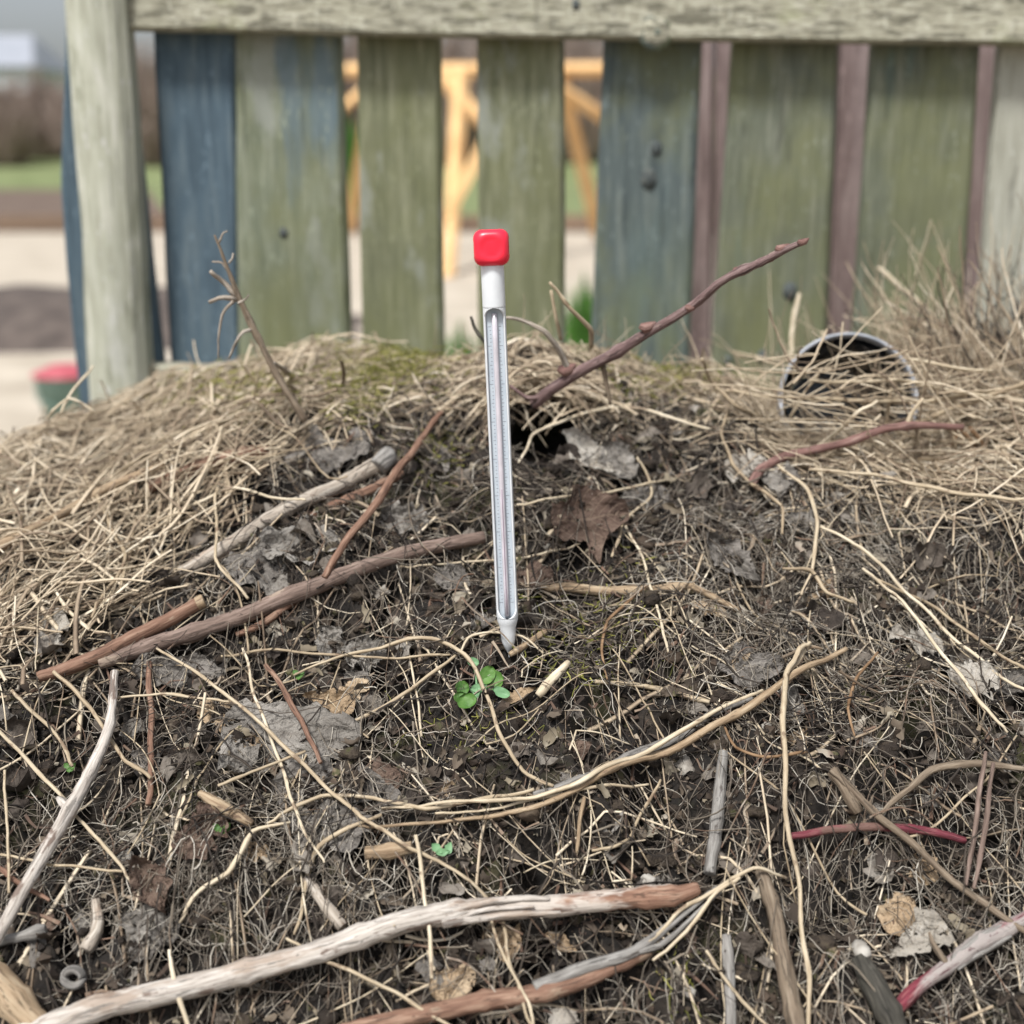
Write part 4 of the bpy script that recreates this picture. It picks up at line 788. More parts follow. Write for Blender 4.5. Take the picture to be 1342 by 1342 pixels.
for (lb, p) in (('thick straw from the left edge down to the bone white stem node', [(-15, 945, 3.5), (40, 1000, 4), (85, 1048, 4)]),
                ('long straw crossing behind the upper part of the bone white stem', [(15, 905, 3.5), (60, 960, 4), (95, 1005, 3.5)]),
                ('straw dropping from the orange stick past the bone white stem', [(70, 880, 4), (120, 925, 4.5), (160, 975, 4.5), (198, 1020, 4)]),
                ('straw continuing from the node down to the litter', [(100, 1070, 3.5), (135, 1110, 4), (170, 1155, 3)]),
                ('level straw across the dark hollow at left', [(150, 914, 2.6), (220, 916, 3), (300, 920, 2.6)]),
                ('angled straw reaching the dark brown leaf', [(285, 1030, 3), (340, 1010, 3), (400, 985, 3)]),
                ('upright thin bent straw at the far left edge', [(6, 1010, 3), (8, 1080, 3.2), (12, 1170, 3)]),
                ('level brown straw left of the brown curled leaf', [(0, 1120, 3), (70, 1130, 3.2), (160, 1142, 3)]),
                ('pale zigzag straw on the left mat', [(100, 600, 3.5), (125, 650, 4), (165, 735, 4), (138, 780, 3.8), (120, 810, 3)]),
                ('bright pale straw pointing up through the left mat', [(158, 775, 3.5), (168, 730, 4), (178, 680, 3.5)]),
                ('pale bent straw in the lower left mat', [(68, 765, 3), (85, 800, 4), (118, 825, 3.8)]),
                ('long straw angled over the peeled stick', [(285, 640, 3), (288, 690, 3.2), (285, 735, 3), (325, 785, 3)]),
                ('long thin straw over the left mat towards the upright stem', [(140, 745, 2.8), (210, 690, 3.2), (300, 635, 3.2), (400, 655, 2.5)]),
                ('thin straw sticking up beside the post foot', [(78, 545, 3, 1.2), (100, 510, 3, 1.22), (122, 480, 2.5, 1.25)]),
                ('bent straw at the skyline left of the post foot', [(62, 548, 2.8, 1.2), (90, 522, 3, 1.2), (125, 540, 2.8, 1.2)])):
    st(lb, p, .030)
# ------------------------------------------------------------------ leaves
TOC = lambda p: (np.array([0, 0, H])-p)/np.linalg.norm(np.array([0, 0, H])-p)
def leaf(label, m, px, py, wpx, hpx, rot=0, shape='oval', crumple=.25, curl=.2, lift=.012, seed=None, face=.6, name='dead_leaf', cat='leaf', group=None, parent=None, n=(40, 22), Yd=None):
    sd = seed if seed is not None else int(px*3+py); rg = np.random.default_rng(sd)
    if Yd: q, t = plane(px, py, Yd); q = q[None]; t = [t]
    else: q, t = hit(px, py, lift*(.65 if face < 1 else 1))
    crumple *= 1.0
    c = q[0]; e = .004
    gx_ = (hs(c[0]+e, c[1])-hs(c[0]-e, c[1]))/(2*e); gy_ = (hs(c[0], c[1]+e)-hs(c[0], c[1]-e))/(2*e)
    nrm = np.array([-gx_, -gy_, 1.]); nrm /= np.linalg.norm(nrm); nrm = nrm+TOC(c)*face*.6+np.array([rg.normal(0, .18), rg.normal(0, .18), 0])*(face < 1); nrm /= np.linalg.norm(nrm)
    ri = np.array([1., 0, 0]); up = np.array([0, SP, CP]); a = R(rot)
    d = ri*math.cos(a)+up*math.sin(a); u = d-nrm*np.dot(d, nrm); u /= np.linalg.norm(u); v = np.cross(nrm, u)
    L = wpx*t[0]/FPX/2; Wd = hpx*t[0]/FPX/2/max(.6, abs(np.dot(nrm, TOC(c)))); NS, NT = n; V = []; UV = []
    o1 = rg.uniform(0, 90); lob = rg.uniform(.6, 1)
    for i in range(NS):
        s = -1+2*i/(NS-1)
        if shape == 'oval': wd = (max(0, 1-abs(s)**2.4))**.55
        elif shape == 'lance': wd = (max(0, 1-abs(s)**1.7))*(1-.25*s)
        elif shape == 'round': wd = math.sqrt(max(0, 1-s*s))
        elif shape == 'fan': wd = (.12+.88*((s+1)/2)**.8)*(1 if s < .9 else .85)
        else: wd = (max(0, 1-abs(s)**3))**.5*(.75+.5*vn(s, o1, .3, 7)+.25)
        for j in range(NT):
            tt_ = -1+2*j/(NT-1)
            ed = 1+(.34*vn(s*1.0, tt_*.3+o1, .26, 8)+.14*vn(s, o1+tt_, .10, 9))*(abs(tt_)**3)*2*(0 if shape == 'round' else 1)
            x = s*L*(1+(.12*(1-abs(tt_))*0 if shape != 'fan' else -.12*tt_*tt_)); y = tt_*wd*Wd*ed
            z = curl*Wd*(tt_*tt_)*1.0+curl*L*.6*s*s*lob + crumple*Wd*(1.1*vn(x/L+o1, y/Wd, .55, 11)+.7*vn(x/L+o1, y/Wd, .24, 12)+.45*vn(x/L, y/Wd+o1, .11, 13)+.10*vn(x/L+o1, y/Wd, .06, 14))
            z -= crumple*Wd*.10*math.exp(-(tt_*12)**2)
            V.append(c+u*x+v*y+nrm*z); UV.append((s*.5+.5, tt_))
    F = np.array([(i*NT+j, (i+1)*NT+j, (i+1)*NT+j+1, i*NT+j+1) for i in range(NS-1) for j in range(NT-1)])
    if face < 1:                                  # torn edges and a few holes
        A_ = np.array(UV)[F[:, 0]]; hole = vn(A_[:, 0]*2+o1, A_[:, 1], .22, 21)+.5*vn(A_[:, 0]*2, A_[:, 1]+o1, .09, 22)
        rim = np.maximum(np.abs(A_[:, 1]), np.abs(A_[:, 0]*2-1)); F = F[(hole < .56-.32*np.clip((rim-.55)/.4, 0, 1))]
    if parent: return child_mesh(name, V, F, M[m], parent, uv=UV)
    o = mesh_np(name, V, F, M[m], loc=tuple(c), uv=UV); return tag(o, label, cat, group)
def stalk(o, px, py, px2, py2, m='bark_dim', r=2.5, lift=.014): sub(o, 'leaf_stalk', m, [(px, py, r), (px2, py2, r*.7)], lift=lift, K=5)
leaf('large crumpled grey leaf left of the seedling', 'leaf_grey', 385, 962, 190, 78, -8, 'ragged', .55, .10, .020)
leaf('small crumpled grey flake at the left foot of the big grey leaf', 'leaf_grey', 308, 992, 58, 40, -20, 'ragged', .5, .2, .016)
o = leaf('long grey leaf hanging from the dark hollow, right of the thermometer', 'leaf_pale', 770, 597, 92, 38, -52, 'lance', .35, .25, .022); stalk(o, 790, 628, 806, 640)
leaf('dull grey leaf right beside the long hanging grey leaf', 'leaf_grey', 812, 608, 60, 36, -65, 'oval', .4, .35, .014)
leaf('wide grey leaf below the peeled stick', 'leaf_grey', 392, 716, 110, 52, 8, 'ragged', .5, .15, .012)
leaf('ragged pale leaf right of the orange twig', 'leaf_grey', 530, 680, 66, 40, -18, 'ragged', .7, .2, .020)
leaf('pointed pale scrap standing on the long brown stick', 'leaf_grey', 366, 770, 48, 30, 62, 'lance', .3, .2, .022)
leaf('folded tan leaf above the big grey leaf', 'leaf_tan', 430, 922, 70, 38, -12, 'fan', .4, .4, .016)
leaf('rounded brown leaf on the soil right of the thermometer', 'leaf_brown', 772, 680, 104, 72, 10, 'ragged', .35, .25, .012)
o = leaf('veined grey-tan leaf at the upper end of the stalk bundle', 'leaf_dim', 982, 872, 95, 46, 8, 'oval', .35, .15, .018); stalk(o, 1025, 862, 1050, 850)
leaf('pale grey rounded leaf near the right edge', 'leaf_pale', 1278, 893, 62, 52, 20, 'oval', .35, .2, .024)
leaf('small pale scrap at the end of the fanned straws', 'leaf_pale', 1214, 845, 42, 32, 5, 'ragged', .3, .2, .022)
leaf('tiny pale leaf scrap left of the small pale scrap', 'leaf_pale', 1174, 832, 26, 26, 40, 'fan', .3, .2, .022)
leaf('pale scrap at the foot of the reddish twig', 'leaf_pale', 978, 612, 58, 34, 5, 'ragged', .4, .2, .024)
leaf('white-grey scrap under the reddish twig', 'leaf_grey', 1022, 628, 52, 38, -15, 'ragged', .5, .2, .022)
leaf('pale veined leaf fanned out by the charred stick', 'leaf_pale', 1202, 1232, 86, 62, 35, 'fan', .4, .2, .020)
leaf('grey-tan leaf scrap above the fanned pale leaf', 'leaf_tan', 1178, 1200, 56, 44, 60, 'ragged', .5, .3, .014)
leaf('curled brown leaf left of the whitish knotted root', 'leaf_brown', 200, 1165, 84, 50, -60, 'lance', .6, .7, .020)
leaf('grey crumpled scrap under the curled brown leaf', 'leaf_grey', 192, 1212, 70, 44, -15, 'ragged', .8, .2, .014)
leaf('dark red-brown leaf beside the small green sprout', 'leaf_brown', 266, 1095, 76, 56, 60, 'ragged', .5, .3, .014)
leaf('tan crumpled leaf between the two bottom branches', 'leaf_tan', 592, 1290, 64, 42, 25, 'ragged', .6, .3, .016)
leaf('dark layered leaf below the big grey leaf', 'leaf_dim', 430, 1030, 150, 58, -6, 'ragged', .5, .1, .010)
leaf('dark layered leaf above the stalk bundle start', 'leaf_dim', 430, 1085, 130, 52, 4, 'ragged', .5, .1, .010)
leaf('folded dark leaf beside the mid right litter', 'leaf_dim', 955, 735, 92, 42, -45, 'lance', .5, .5, .016)
leaf('twisted pale leaf at the right edge', 'leaf_dim', 1326, 895, 60, 34, 35, 'lance', .4, .4, .018)
leaf('flat grey leaf just right of the long hanging stalk', 'leaf_grey', 1036, 925, 56, 28, 80, 'oval', .3, .2, .014)
leaf('twisted white-grey leaf left of the arching rootlet', 'leaf_grey', 436, 845, 50, 30, -60, 'ragged', .9, .3, .016)
leaf('crumpled silver leaf above the dark hollow in the middle left', 'leaf_grey', 480, 858, 56, 34, 20, 'ragged', .8, .2, .012)
leaf('grey-violet leaf patch left of the thermometer', 'leaf_dim', 590, 760, 46, 34, 60, 'ragged', .5, .2, .010)
leaf('dark red leaf scrap right of the thermometer', 'leaf_brown', 702, 758, 50, 36, -10, 'ragged', .4, .2, .010)
leaf('yellow-tan dry bract under the seedling', 'leaf_tan', 680, 912, 50, 16, 22, 'lance', .3, .3, .014)
leaf('torn tan leaf bit below the folded tan leaf', 'leaf_tan', 465, 905, 44, 24, 40, 'ragged', .4, .2, .012)
leaf('brown leaf slab under the peeled stick on the left', 'leaf_dim', 330, 745, 90, 46, 0, 'ragged', .5, .1, .006)
leaf('dark bark-like leaf above the rust stem', 'leaf_dim', 235, 880, 120, 44, -4, 'ragged', .4, .1, .010)
leaf('grey dusty leaf in the crook of the dark hollow', 'leaf_dim', 845, 655, 66, 34, 20, 'ragged', .5, .2, .010)
leaf('grey cracked bark flake left of the crest hollow', 'leaf_dim', 430, 595, 120, 40, 4, 'ragged', .5, .1, .010)
leaf('brown curled leaf near the bottom edge, left of the blue scrap', 'leaf_tan', 660, 1235, 60, 36, -30, 'ragged', .5, .3, .010)
leaf('pale blue-white scrap at the bottom edge beside the rusty branch', 'leaf_pale', 736, 1336, 30, 34, 85, 'oval', .1, .1, .020, name='paper_scrap', cat='scrap')
leaf('grey leaf on the left mat', 'leaf_pale', 60, 830, 74, 50, 50, 'oval', .3, .2, .020)
for (px, py, s, lb) in ((850, 1153, 11, 'small white round shell on the soil above the peeled branch end'), (905, 1300, 9, 'small pale seed husk near the grey stick')):
    leaf(lb, 'shell', px, py, s*2, s*1.8, 20, 'round', .05, -.6, .014, name='seed_shell', cat='shell')
q, t = hit(96, 1281, .016); q = q[0]; V = []; n = 18
rg0 = np.random.default_rng(3); a = np.linspace(0, 2*math.pi, n+1)
P = np.array([q+np.array([1, 0, 0])*math.cos(k)*.0062+np.array([0, SP, CP])*math.sin(k)*.0056 for k in a])
tag(tube_obj('hollow_stem_ring', P, [.0028]*(n+1), M['bark_grey'], K=8, rough=.12), 'grey hollow stem end like a ring, bottom left', 'stem end')
# seedlings
sp = empty('seedling', tuple(hit(625, 905, .004)[0][0]))
for i, (px, py, w_, h_, r, m) in enumerate(((643, 893, 42, 34, 10, 'green'), (638, 886, 34, 24, 60, 'green'), (612, 920, 26, 30, -70, 'green'), (606, 902, 22, 22, 40, 'green'), (657, 908, 30, 16, -25, 'green2'),
                                         (620, 868, 20, 14, -20, 'green2'), (628, 902, 28, 14, 10, 'green2'), (604, 915, 20, 22, 80, 'green'))):
    leaf(None, m, px, py, w_*.82, h_*.82, r, 'round', .16, .30, .014+.002*(i % 3), seed=i+50, face=1.2, name='leaf', parent=sp, n=(14, 9))
for p in ([(625, 915, 2), (632, 900, 1.8), (640, 892, 1.5)], [(625, 915, 2), (618, 905, 1.8), (610, 900, 1.4)], [(625, 915, 2), (624, 890, 1.6), (620, 870, 1.2)]):
    sub(sp, 'stem', 'green2', p, lift=.012, K=5)
tag(sp, 'fresh green seedling with round leaves just below the thermometer tip', 'seedling')
for (px, py, lb, w_) in ((291, 1085, 'tiny bright green sprout beside the dark red-brown leaf', 20), (580, 1112, 'tiny blue-green sprout below the stalk bundle', 24), (392, 882, 'tiny green leaflet above the folded tan leaf', 14),
                         (92, 1004, 'tiny green sprout left of the bone white stem', 14)):
    e = empty('sprout', tuple(hit(px, py, .006)[0][0]))
    for k in range(3): leaf(None, 'green' if px != 580 else 'green2', px+(k-1)*w_*.3, py+(k % 2)*5, w_*.8, w_*.45, -45+k*55, 'lance', .1, .2, .016, seed=k+int(px), face=1.0, name='leaf', parent=e, n=(8, 5))
    tag(e, lb, 'sprout')

# ------------------------------------------------------------------ counted litter: clods, scraps and the 300 most visible straws
def Lb(px): return np.interp(px, [-100, 0, 150, 250, 380, 520, 680, 760, 950, 1050, 1342, 1450], [915, 905, 862, 745, 612, 545, 515, 512, 560, 650, 715, 730])
def smat(px, py): return np.clip((Lb(px)-py)/60+.4, 0, 1)       # 1 inside the straw mats
def sample(N, dens, rg, xr=(-.75, .80), yr=(.60, 1.62)):
    out = []
    tot = 0
    while tot < N:
        x = rg.uniform(*xr, N*3); y = rg.uniform(*yr, N*3); z = hs(x, y); px, py, dep = proj(np.stack([x, y, z], 1))
        k = (rg.random(N*3) < dens(px, py)) & (py > 380); out.append(np.stack([x, y, px, py], 1)[k]); tot += int(k.sum())
    A_ = np.concatenate(out)[:N]
    q_ = ((A_[:, 2]-706)/58)**2+((A_[:, 3]-570)/46)**2 > 1
    return A_[q_]
def strands(rg, A, Lr, rr, th, kap, wob, off, S=9, lift=0.0, taper=.6, amp=.003):
    """A (N,4) anchors; th heading per strand; returns points and radii"""
    N = len(A); L = rg.uniform(*Lr, N)*rg.uniform(.6, 1, N); s = np.linspace(-.5, .5, S)[None, :]*L[:, None]; ds = (L/(S-1))[:, None]
    hd = th[:, None]+rg.normal(0, kap, N)[:, None]*s+np.cumsum(rg.normal(0, wob, (N, S)), 1)
    hd -= (hd[:, S//2]-th)[:, None]
    kink = rg.random(N) < .30; kp = rg.integers(2, S-2, N); hd = hd+np.where(kink[:, None] & (np.arange(S)[None, :] > kp[:, None]), rg.normal(0, .9, N)[:, None], 0)
    x = np.cumsum(np.cos(hd)*ds, 1); y = np.cumsum(np.sin(hd)*ds, 1); x += (A[:, 0]-x[:, S//2])[:, None]; y += (A[:, 1]-y[:, S//2])[:, None]
    e = np.linspace(-1, 1, S)[None, :]
    z = hs(x, y)+off[:, None]+rg.normal(0, .0015, N)[:, None]+amp*np.sin(rg.uniform(0, 6.3, N)[:, None]+s*rg.uniform(20, 90, N)[:, None])
    if lift: z = z+np.where(rg.random(N) < .16, rg.uniform(0, lift, N), rg.uniform(0, lift*.12, N))[:, None]*np.clip(e*rg.choice([-1, 1], N)[:, None], 0, 1)**2
    r = (rr[0]+(rr[1]-rr[0])*rg.random(N)**1.8)[:, None]*(1-(1-taper)*(e*.5+.5))
    z = np.maximum(z, hf(x, y)+r*.4)
    return np.stack([x, y, z], -1), r*np.ones_like(x)
def heading(px, py, rg):
    n = len(px)
    left = (px < 450) & (smat(px, py) > .3); crest = (py < 580) & (px >= 450) & (px < 950); right = (px >= 950) & (py < 760); rm = (px >= 950) & (py >= 600) & (py < 950)
    th = rg.uniform(0, math.pi, n)
    th = np.where(left, rg.normal(R(40), R(40), n), th); th = np.where(crest, rg.normal(R(4), R(42), n), th)
    th = np.where(right, rg.normal(R(-12), R(26), n), th); th = np.where(rm, rg.normal(R(-45), R(45), n), th)
    th = np.where(left & (rg.random(n) < .35), rg.uniform(0, math.pi, n), th)
    return th
def offs(px, py, rg, mx=.022):
    m = smat(px, py); th = np.where(px < 450, 1.0, np.where(px > 950, .95, .5))
    return rg.uniform(0, 1, len(px))*(m*th*mx+(1-m)*.006)+.0008

rg = np.random.default_rng(77)
# straw mat (too many to count)
A = sample(11500, lambda px, py: np.clip(smat(px, py)*1.0+.07+.10*((px > 900) & (py < 960)), 0, 1), rg)
P, r = strands(rg, A, (.03, .19), (.00032, .00165), heading(A[:, 2], A[:, 3], rg), 5, .045, offs(A[:, 2], A[:, 3], rg, .034), lift=.03, amp=.005)
fk = rg.random(len(A)) < .45; r = r*np.where(fk, 1.5, .95)[:, None]
V, F = tubes(P, r, 4, (np.where(fk, .28, 1.), rg.uniform(-.7, .7, len(A)))); tag(mesh_np('straw_mat', V, F, M['straw']), 'matted dry straw covering the crest and both sides of the heap', 'straw', kind='stuff')
# mixed litter fibres and curly rootlets
PT = lambda px, py: np.clip((vn(px/1000., py/700., .085, 31)+.6*vn(px/1000., py/700., .03, 32)+.12)*4, .12, 1)
A = sample(8200, lambda px, py: PT(px, py)*(.35+.65*(1-smat(px, py))-.35*((px > 660) & (px < 900) & (py > 700) & (py < 960))), rg)
P, r = strands(rg, A, (.008, .045), (.0003, .0011), rg.uniform(0, 6.3, len(A)), 25, .22, rg.uniform(0, .009, len(A)), S=6, lift=.01, amp=.002)
V, F = tubes(P, r); tag(mesh_np('litter', V, F, M['litter']), 'fine broken stems and fibres strewn over the dark soil', 'litter', kind='stuff')
def fd(px, py):
    return np.clip(np.exp(-((px-1100)/190)**2-((py-740)/150)**2)+.8*np.exp(-((px-330)/200)**2-((py-1170)/110)**2)+.5*np.exp(-((px-1200)/200)**2-((py-1200)/130)**2)+.16, 0, 1)*(1-.8*smat(px, py))
A = sample(5600, fd, rg)
P, r = strands(rg, A, (.03, .11), (.00022, .00062), rg.uniform(0, 6.3, len(A)), 30, .30, rg.uniform(0, .016, len(A)), S=14, lift=.012, amp=.004)
V, F = tubes(P, r); tag(mesh_np('rootlets', V, F, mat('rootlet', [(0, (.08, .066, .053)), (.45, (.20, .172, .138)), (.75, (.37, .335, .28)), (1, (.56, .53, .465))], rand='island', noise=(60, 3), mixr=.8, bump=.2)),
                        'tangled thin curly rootlets in the litter', 'rootlets', kind='stuff')
# moss
A = sample(5200, lambda px, py: np.clip(np.exp(-((px-515)/60)**2-((py-505)/22)**2)+.8*np.exp(-((px-470)/35)**2-((py-545)/25)**2)+.7*np.exp(-((px-565)/30)**2-((py-600)/25)**2)+.4*np.exp(-((px-330)/80)**2-((py-550)/25)**2)
                                        +.25*np.exp(-((px-780)/90)**2-((py-830)/60)**2)+.4*np.exp(-((px-850)/90)**2-((py-520)/20)**2)+.25*np.exp(-((px-600)/60)**2-((py-960)/25)**2)+.3*np.exp(-((px-890)/30)**2-((py-1285)/50)**2), 0, 1), rg)
P, r = strands(rg, A, (.006, .018), (.0004, .0009), rg.uniform(0, 6.3, len(A)), 40, .3, offs(A[:, 2], A[:, 3], rg, .030)+.012*smat(A[:, 2], A[:, 3])+.002, S=5, lift=.008, amp=.001)
V, F = tubes(P, r); tag(mesh_np('moss', V, F, M['moss']), 'yellow-green moss threads in patches on the crest', 'moss', kind='stuff')
# crumbs
A = sample(52000, lambda px, py: .15+.85*(1-smat(px, py)), rg); N = len(A)
# lumps of soil
A2 = sample(4200, lambda px, py: PT(px+300, py+90)*(1-smat(px, py)), rg)
k_ = np.stack([bt[0]+rg.normal(0, .009, 34), bt[1]-.002+rg.normal(0, .007, 34), np.full(34, 667.), np.full(34, 856.)], 1); A2 = np.vstack([A2, k_]); N2 = len(A2)
bmi = bmesh.new(); bmesh.ops.create_icosphere(bmi, subdivisions=2, radius=1); IV = np.array([v.co[:] for v in bmi.verts]); IF = np.array([[v.index for v in f.verts] for f in bmi.faces]); bmi.free()
s2 = .0018+.0055*rg.random(N2)**3.2; VV = np.empty((N2, len(IV), 3)); ph = rg.uniform(0, 90, (N2, 1))
rad_ = 1+.75*vn(IV[None, :, 0]+ph, IV[None, :, 1]*1.3+IV[None, :, 2]*.8, .75, 41)+.6*vn(IV[None, :, 2]+ph, IV[None, :, 0]-IV[None, :, 1], .35, 42)
VV = IV[None]*rad_[..., None]*s2[:, None, None]*np.array([1.15, 1, .75])+np.stack([A2[:, 0], A2[:, 1], hf(A2[:, 0], A2[:, 1])+s2*.25], -1)[:, None]
M['lump'] = mat('soil_lump', [(0, (.010, .008, .006)), (.45, (.028, .021, .016)), (.75, (.060, .046, .032)), (.9, (.055, .055, .022)), (1, (.12, .095, .065))], rand='island', noise=(170, 8), mixr=.45, bump=1.0, bscale=420, dist=.003)
tag(mesh_np('soil_lumps', VV.reshape(-1, 3), ((np.arange(N2)*len(IV))[:, None, None]+IF[None]).reshape(-1, 3), M['lump']), 'rough dark lumps of rotted soil on the open face of the heap', 'soil lumps', kind='stuff')
# wood slivers
A3 = sample(1500, lambda px, py: .05+.95*(1-smat(px, py)), rg)
P3, r3 = strands(rg, A3, (.008, .034), (.0006, .0022), rg.uniform(0, 6.3, len(A3)), 6, .05, rg.uniform(.001, .010, len(A3)), S=5, lift=.012, amp=.001, taper=.4)
V3, F3 = tubes(P3, r3, 4); tag(mesh_np('wood_slivers', V3, F3, mat('wood_sliver', [(0, (.02, .015, .012)), (.35, (.07, .048, .036)), (.6, (.14, .085, .06)), (.8, (.24, .19, .14)), (1, (.40, .34, .26))], rand='island', noise=(200, 5), mixr=.85, bump=.6, dist=.001), smooth=False),
                                'splintered bits of wood and bark strewn over the soil', 'wood bits', kind='stuff')
O6 = np.array([(1, 0, 0), (-1, 0, 0), (0, 1, 0), (0, -1, 0), (0, 0, 1), (0, 0, -1)], float); OF = np.array([(0, 2, 4), (2, 1, 4), (1, 3, 4), (3, 0, 4), (2, 0, 5), (1, 2, 5), (3, 1, 5), (0, 3, 5)])
sz = .0008+.0042*rg.random(N)**5; V = O6[None]*(1+rg.uniform(-.45, .45, (N, 6, 1)))+rg.normal(0, .22, (N, 6, 3))
flatn = rg.random(N) < .12; V[..., 2] *= np.where(flatn, .4, .95)[:, None]
q4 = rg.normal(size=(N, 4)); q4 /= np.linalg.norm(q4, axis=1, keepdims=True); a, b, c, d = q4.T
RM = np.stack([np.stack([1-2*(c*c+d*d), 2*(b*c-a*d), 2*(b*d+a*c)], -1), np.stack([2*(b*c+a*d), 1-2*(b*b+d*d), 2*(c*d-a*b)], -1), np.stack([2*(b*d-a*c), 2*(c*d+a*b), 1-2*(b*b+c*c)], -1)], 1)
V = np.einsum('nij,nkj->nki', RM, V)*sz[:, None, None]
V += np.stack([A[:, 0], A[:, 1], hf(A[:, 0], A[:, 1])+sz*rg.uniform(0, .8, N)], -1)[:, None]
F = (np.arange(N)*6)[:, None, None]+OF[None]
tag(mesh_np('soil_crumbs', V.reshape(-1, 3), F.reshape(-1, 3), M['crumb'], smooth=False), 'loose soil crumbs and wood chips on the open face of the heap', 'crumbs', kind='stuff')
# tiny leaf flakes
A = sample(6500, lambda px, py: .1+.9*(1-smat(px, py)), rg); N = len(A); V = []; gi, gj = np.meshgrid(np.linspace(-1, 1, 5), np.linspace(-1, 1, 4), indexing='ij')
sz = .0015+.0062*rg.random(N)**2.2; asp = rg.uniform(.35, .9, N); w5 = np.sqrt(np.clip(1.15-gi*gi, .05, 1))
w5 = rg.uniform(.25, 1.25, (N, 5, 1))*np.array([.6, 1, 1, 1, .6])[None, :, None]
loc = np.stack([gi+.25*gj*rg.normal(0, 1, (N, 1, 4))+rg.normal(0, .10, (N, 5, 4)), (gj+rg.normal(0, .16, (N, 5, 4)))*w5*asp[:, None, None], .35*gj*gj*rg.normal(0, 1, N)[:, None, None]+.3*gi*gi*rg.normal(0, 1, N)[:, None, None]+rg.normal(0, .12, (N, 5, 4))], -1).reshape(N, 20, 3)
yaw = rg.uniform(0, 6.3, N); t1 = rg.normal(.45, .65, N); cy_, sy_, ct, stt = np.cos(yaw), np.sin(yaw), np.cos(t1), np.sin(t1)
x = loc[..., 0]*cy_[:, None]-loc[..., 1]*sy_[:, None]; y0 = loc[..., 0]*sy_[:, None]+loc[..., 1]*cy_[:, None]; y = y0*ct[:, None]-loc[..., 2]*stt[:, None]; z = y0*stt[:, None]+loc[..., 2]*ct[:, None]
V = np.stack([x, y, z], -1)*sz[:, None, None]+np.stack([A[:, 0], A[:, 1], hf(A[:, 0], A[:, 1])+.004+.4*sz], -1)[:, None]
QF = np.array([(i*4+j, (i+1)*4+j, (i+1)*4+j+1, i*4+j+1) for i in range(4) for j in range(3)])
F = ((np.arange(N)*20)[:, None, None]+QF[None]).reshape(-1, 4)
tag(mesh_np('leaf_flakes', V.reshape(-1, 3), F, mat('leaf_flake', [(0, (.02, .015, .012)), (.35, (.06, .046, .035)), (.6, (.12, .095, .07)), (.78, (.20, .17, .12)), (.9, (.30, .27, .22)), (1, (.15, .08, .055))], rand='island', noise=(70, 4), mixr=.85, bump=.4, dist=.001)),
    'broken bits of rotted leaf scattered over the soil', 'leaf litter', kind='stuff')

# curled leaf pieces of a centimetre or two
A = sample(620, lambda px, py: .04+.96*(1-smat(px, py)), rg); N = len(A); gi, gj = np.meshgrid(np.linspace(-1, 1, 10), np.linspace(-1, 1, 7), indexing='ij')
sz = .005+.010*rg.random(N)**2; asp = rg.uniform(.4, .95, N); u0 = rg.uniform(0, 90, (N, 1, 1))
wv = (1-gi[None]**2*rg.uniform(.5, .95, (N, 1, 1)))**.6*(1+.7*vn(gi[None]+u0, gj[None]*.4, .45, 61)+.4*vn(gi[None]*1.+u0, gj[None], .2, 62))
zz_ = rg.normal(0, .5, (N, 1, 1))*gj[None]**2+rg.normal(0, .45, (N, 1, 1))*gi[None]**2+.55*vn(gi[None]+u0, gj[None], .6, 63)+.35*vn(gi[None]+u0, gj[None]+u0, .28, 64)
loc = np.stack([gi[None]*(1+.25*vn(gj[None]+u0, gi[None]*.2, .4, 65)), gj[None]*wv*asp[:, None, None], zz_], -1).reshape(N, 70, 3)
yaw = rg.uniform(0, 6.3, N); t1 = rg.normal(.5, .5, N); cy_, sy_, ct, stt = np.cos(yaw), np.sin(yaw), np.cos(t1), np.sin(t1)
x = loc[..., 0]*cy_[:, None]-loc[..., 1]*sy_[:, None]; y0 = loc[..., 0]*sy_[:, None]+loc[..., 1]*cy_[:, None]; y = y0*ct[:, None]-loc[..., 2]*stt[:, None]; z = y0*stt[:, None]+loc[..., 2]*ct[:, None]
V = np.stack([x, y, z], -1)*sz[:, None, None]+np.stack([A[:, 0], A[:, 1], np.maximum(hf(A[:, 0], A[:, 1]), hs(A[:, 0], A[:, 1])-.006)+.002+.3*sz], -1)[:, None]
QF = np.array([(i*7+j, (i+1)*7+j, (i+1)*7+j+1, i*7+j+1) for i in range(9) for j in range(6)]); F = ((np.arange(N)*70)[:, None, None]+QF[None]).reshape(-1, 4)
tag(mesh_np('leaf_fragments', V.reshape(-1, 3), F, mat('leaf_fragment', [(0, (.018, .014, .012)), (.35, (.055, .044, .036)), (.6, (.115, .097, .08)), (.8, (.20, .18, .155)), (.92, (.32, .30, .265)), (1, (.17, .11, .075))], rand='island', noise=(110, 6), mixr=.7, bump=1.0, bscale=260, dist=.002)),
    'small curled fragments of rotted leaf mixed into the litter', 'leaf litter', kind='stuff')

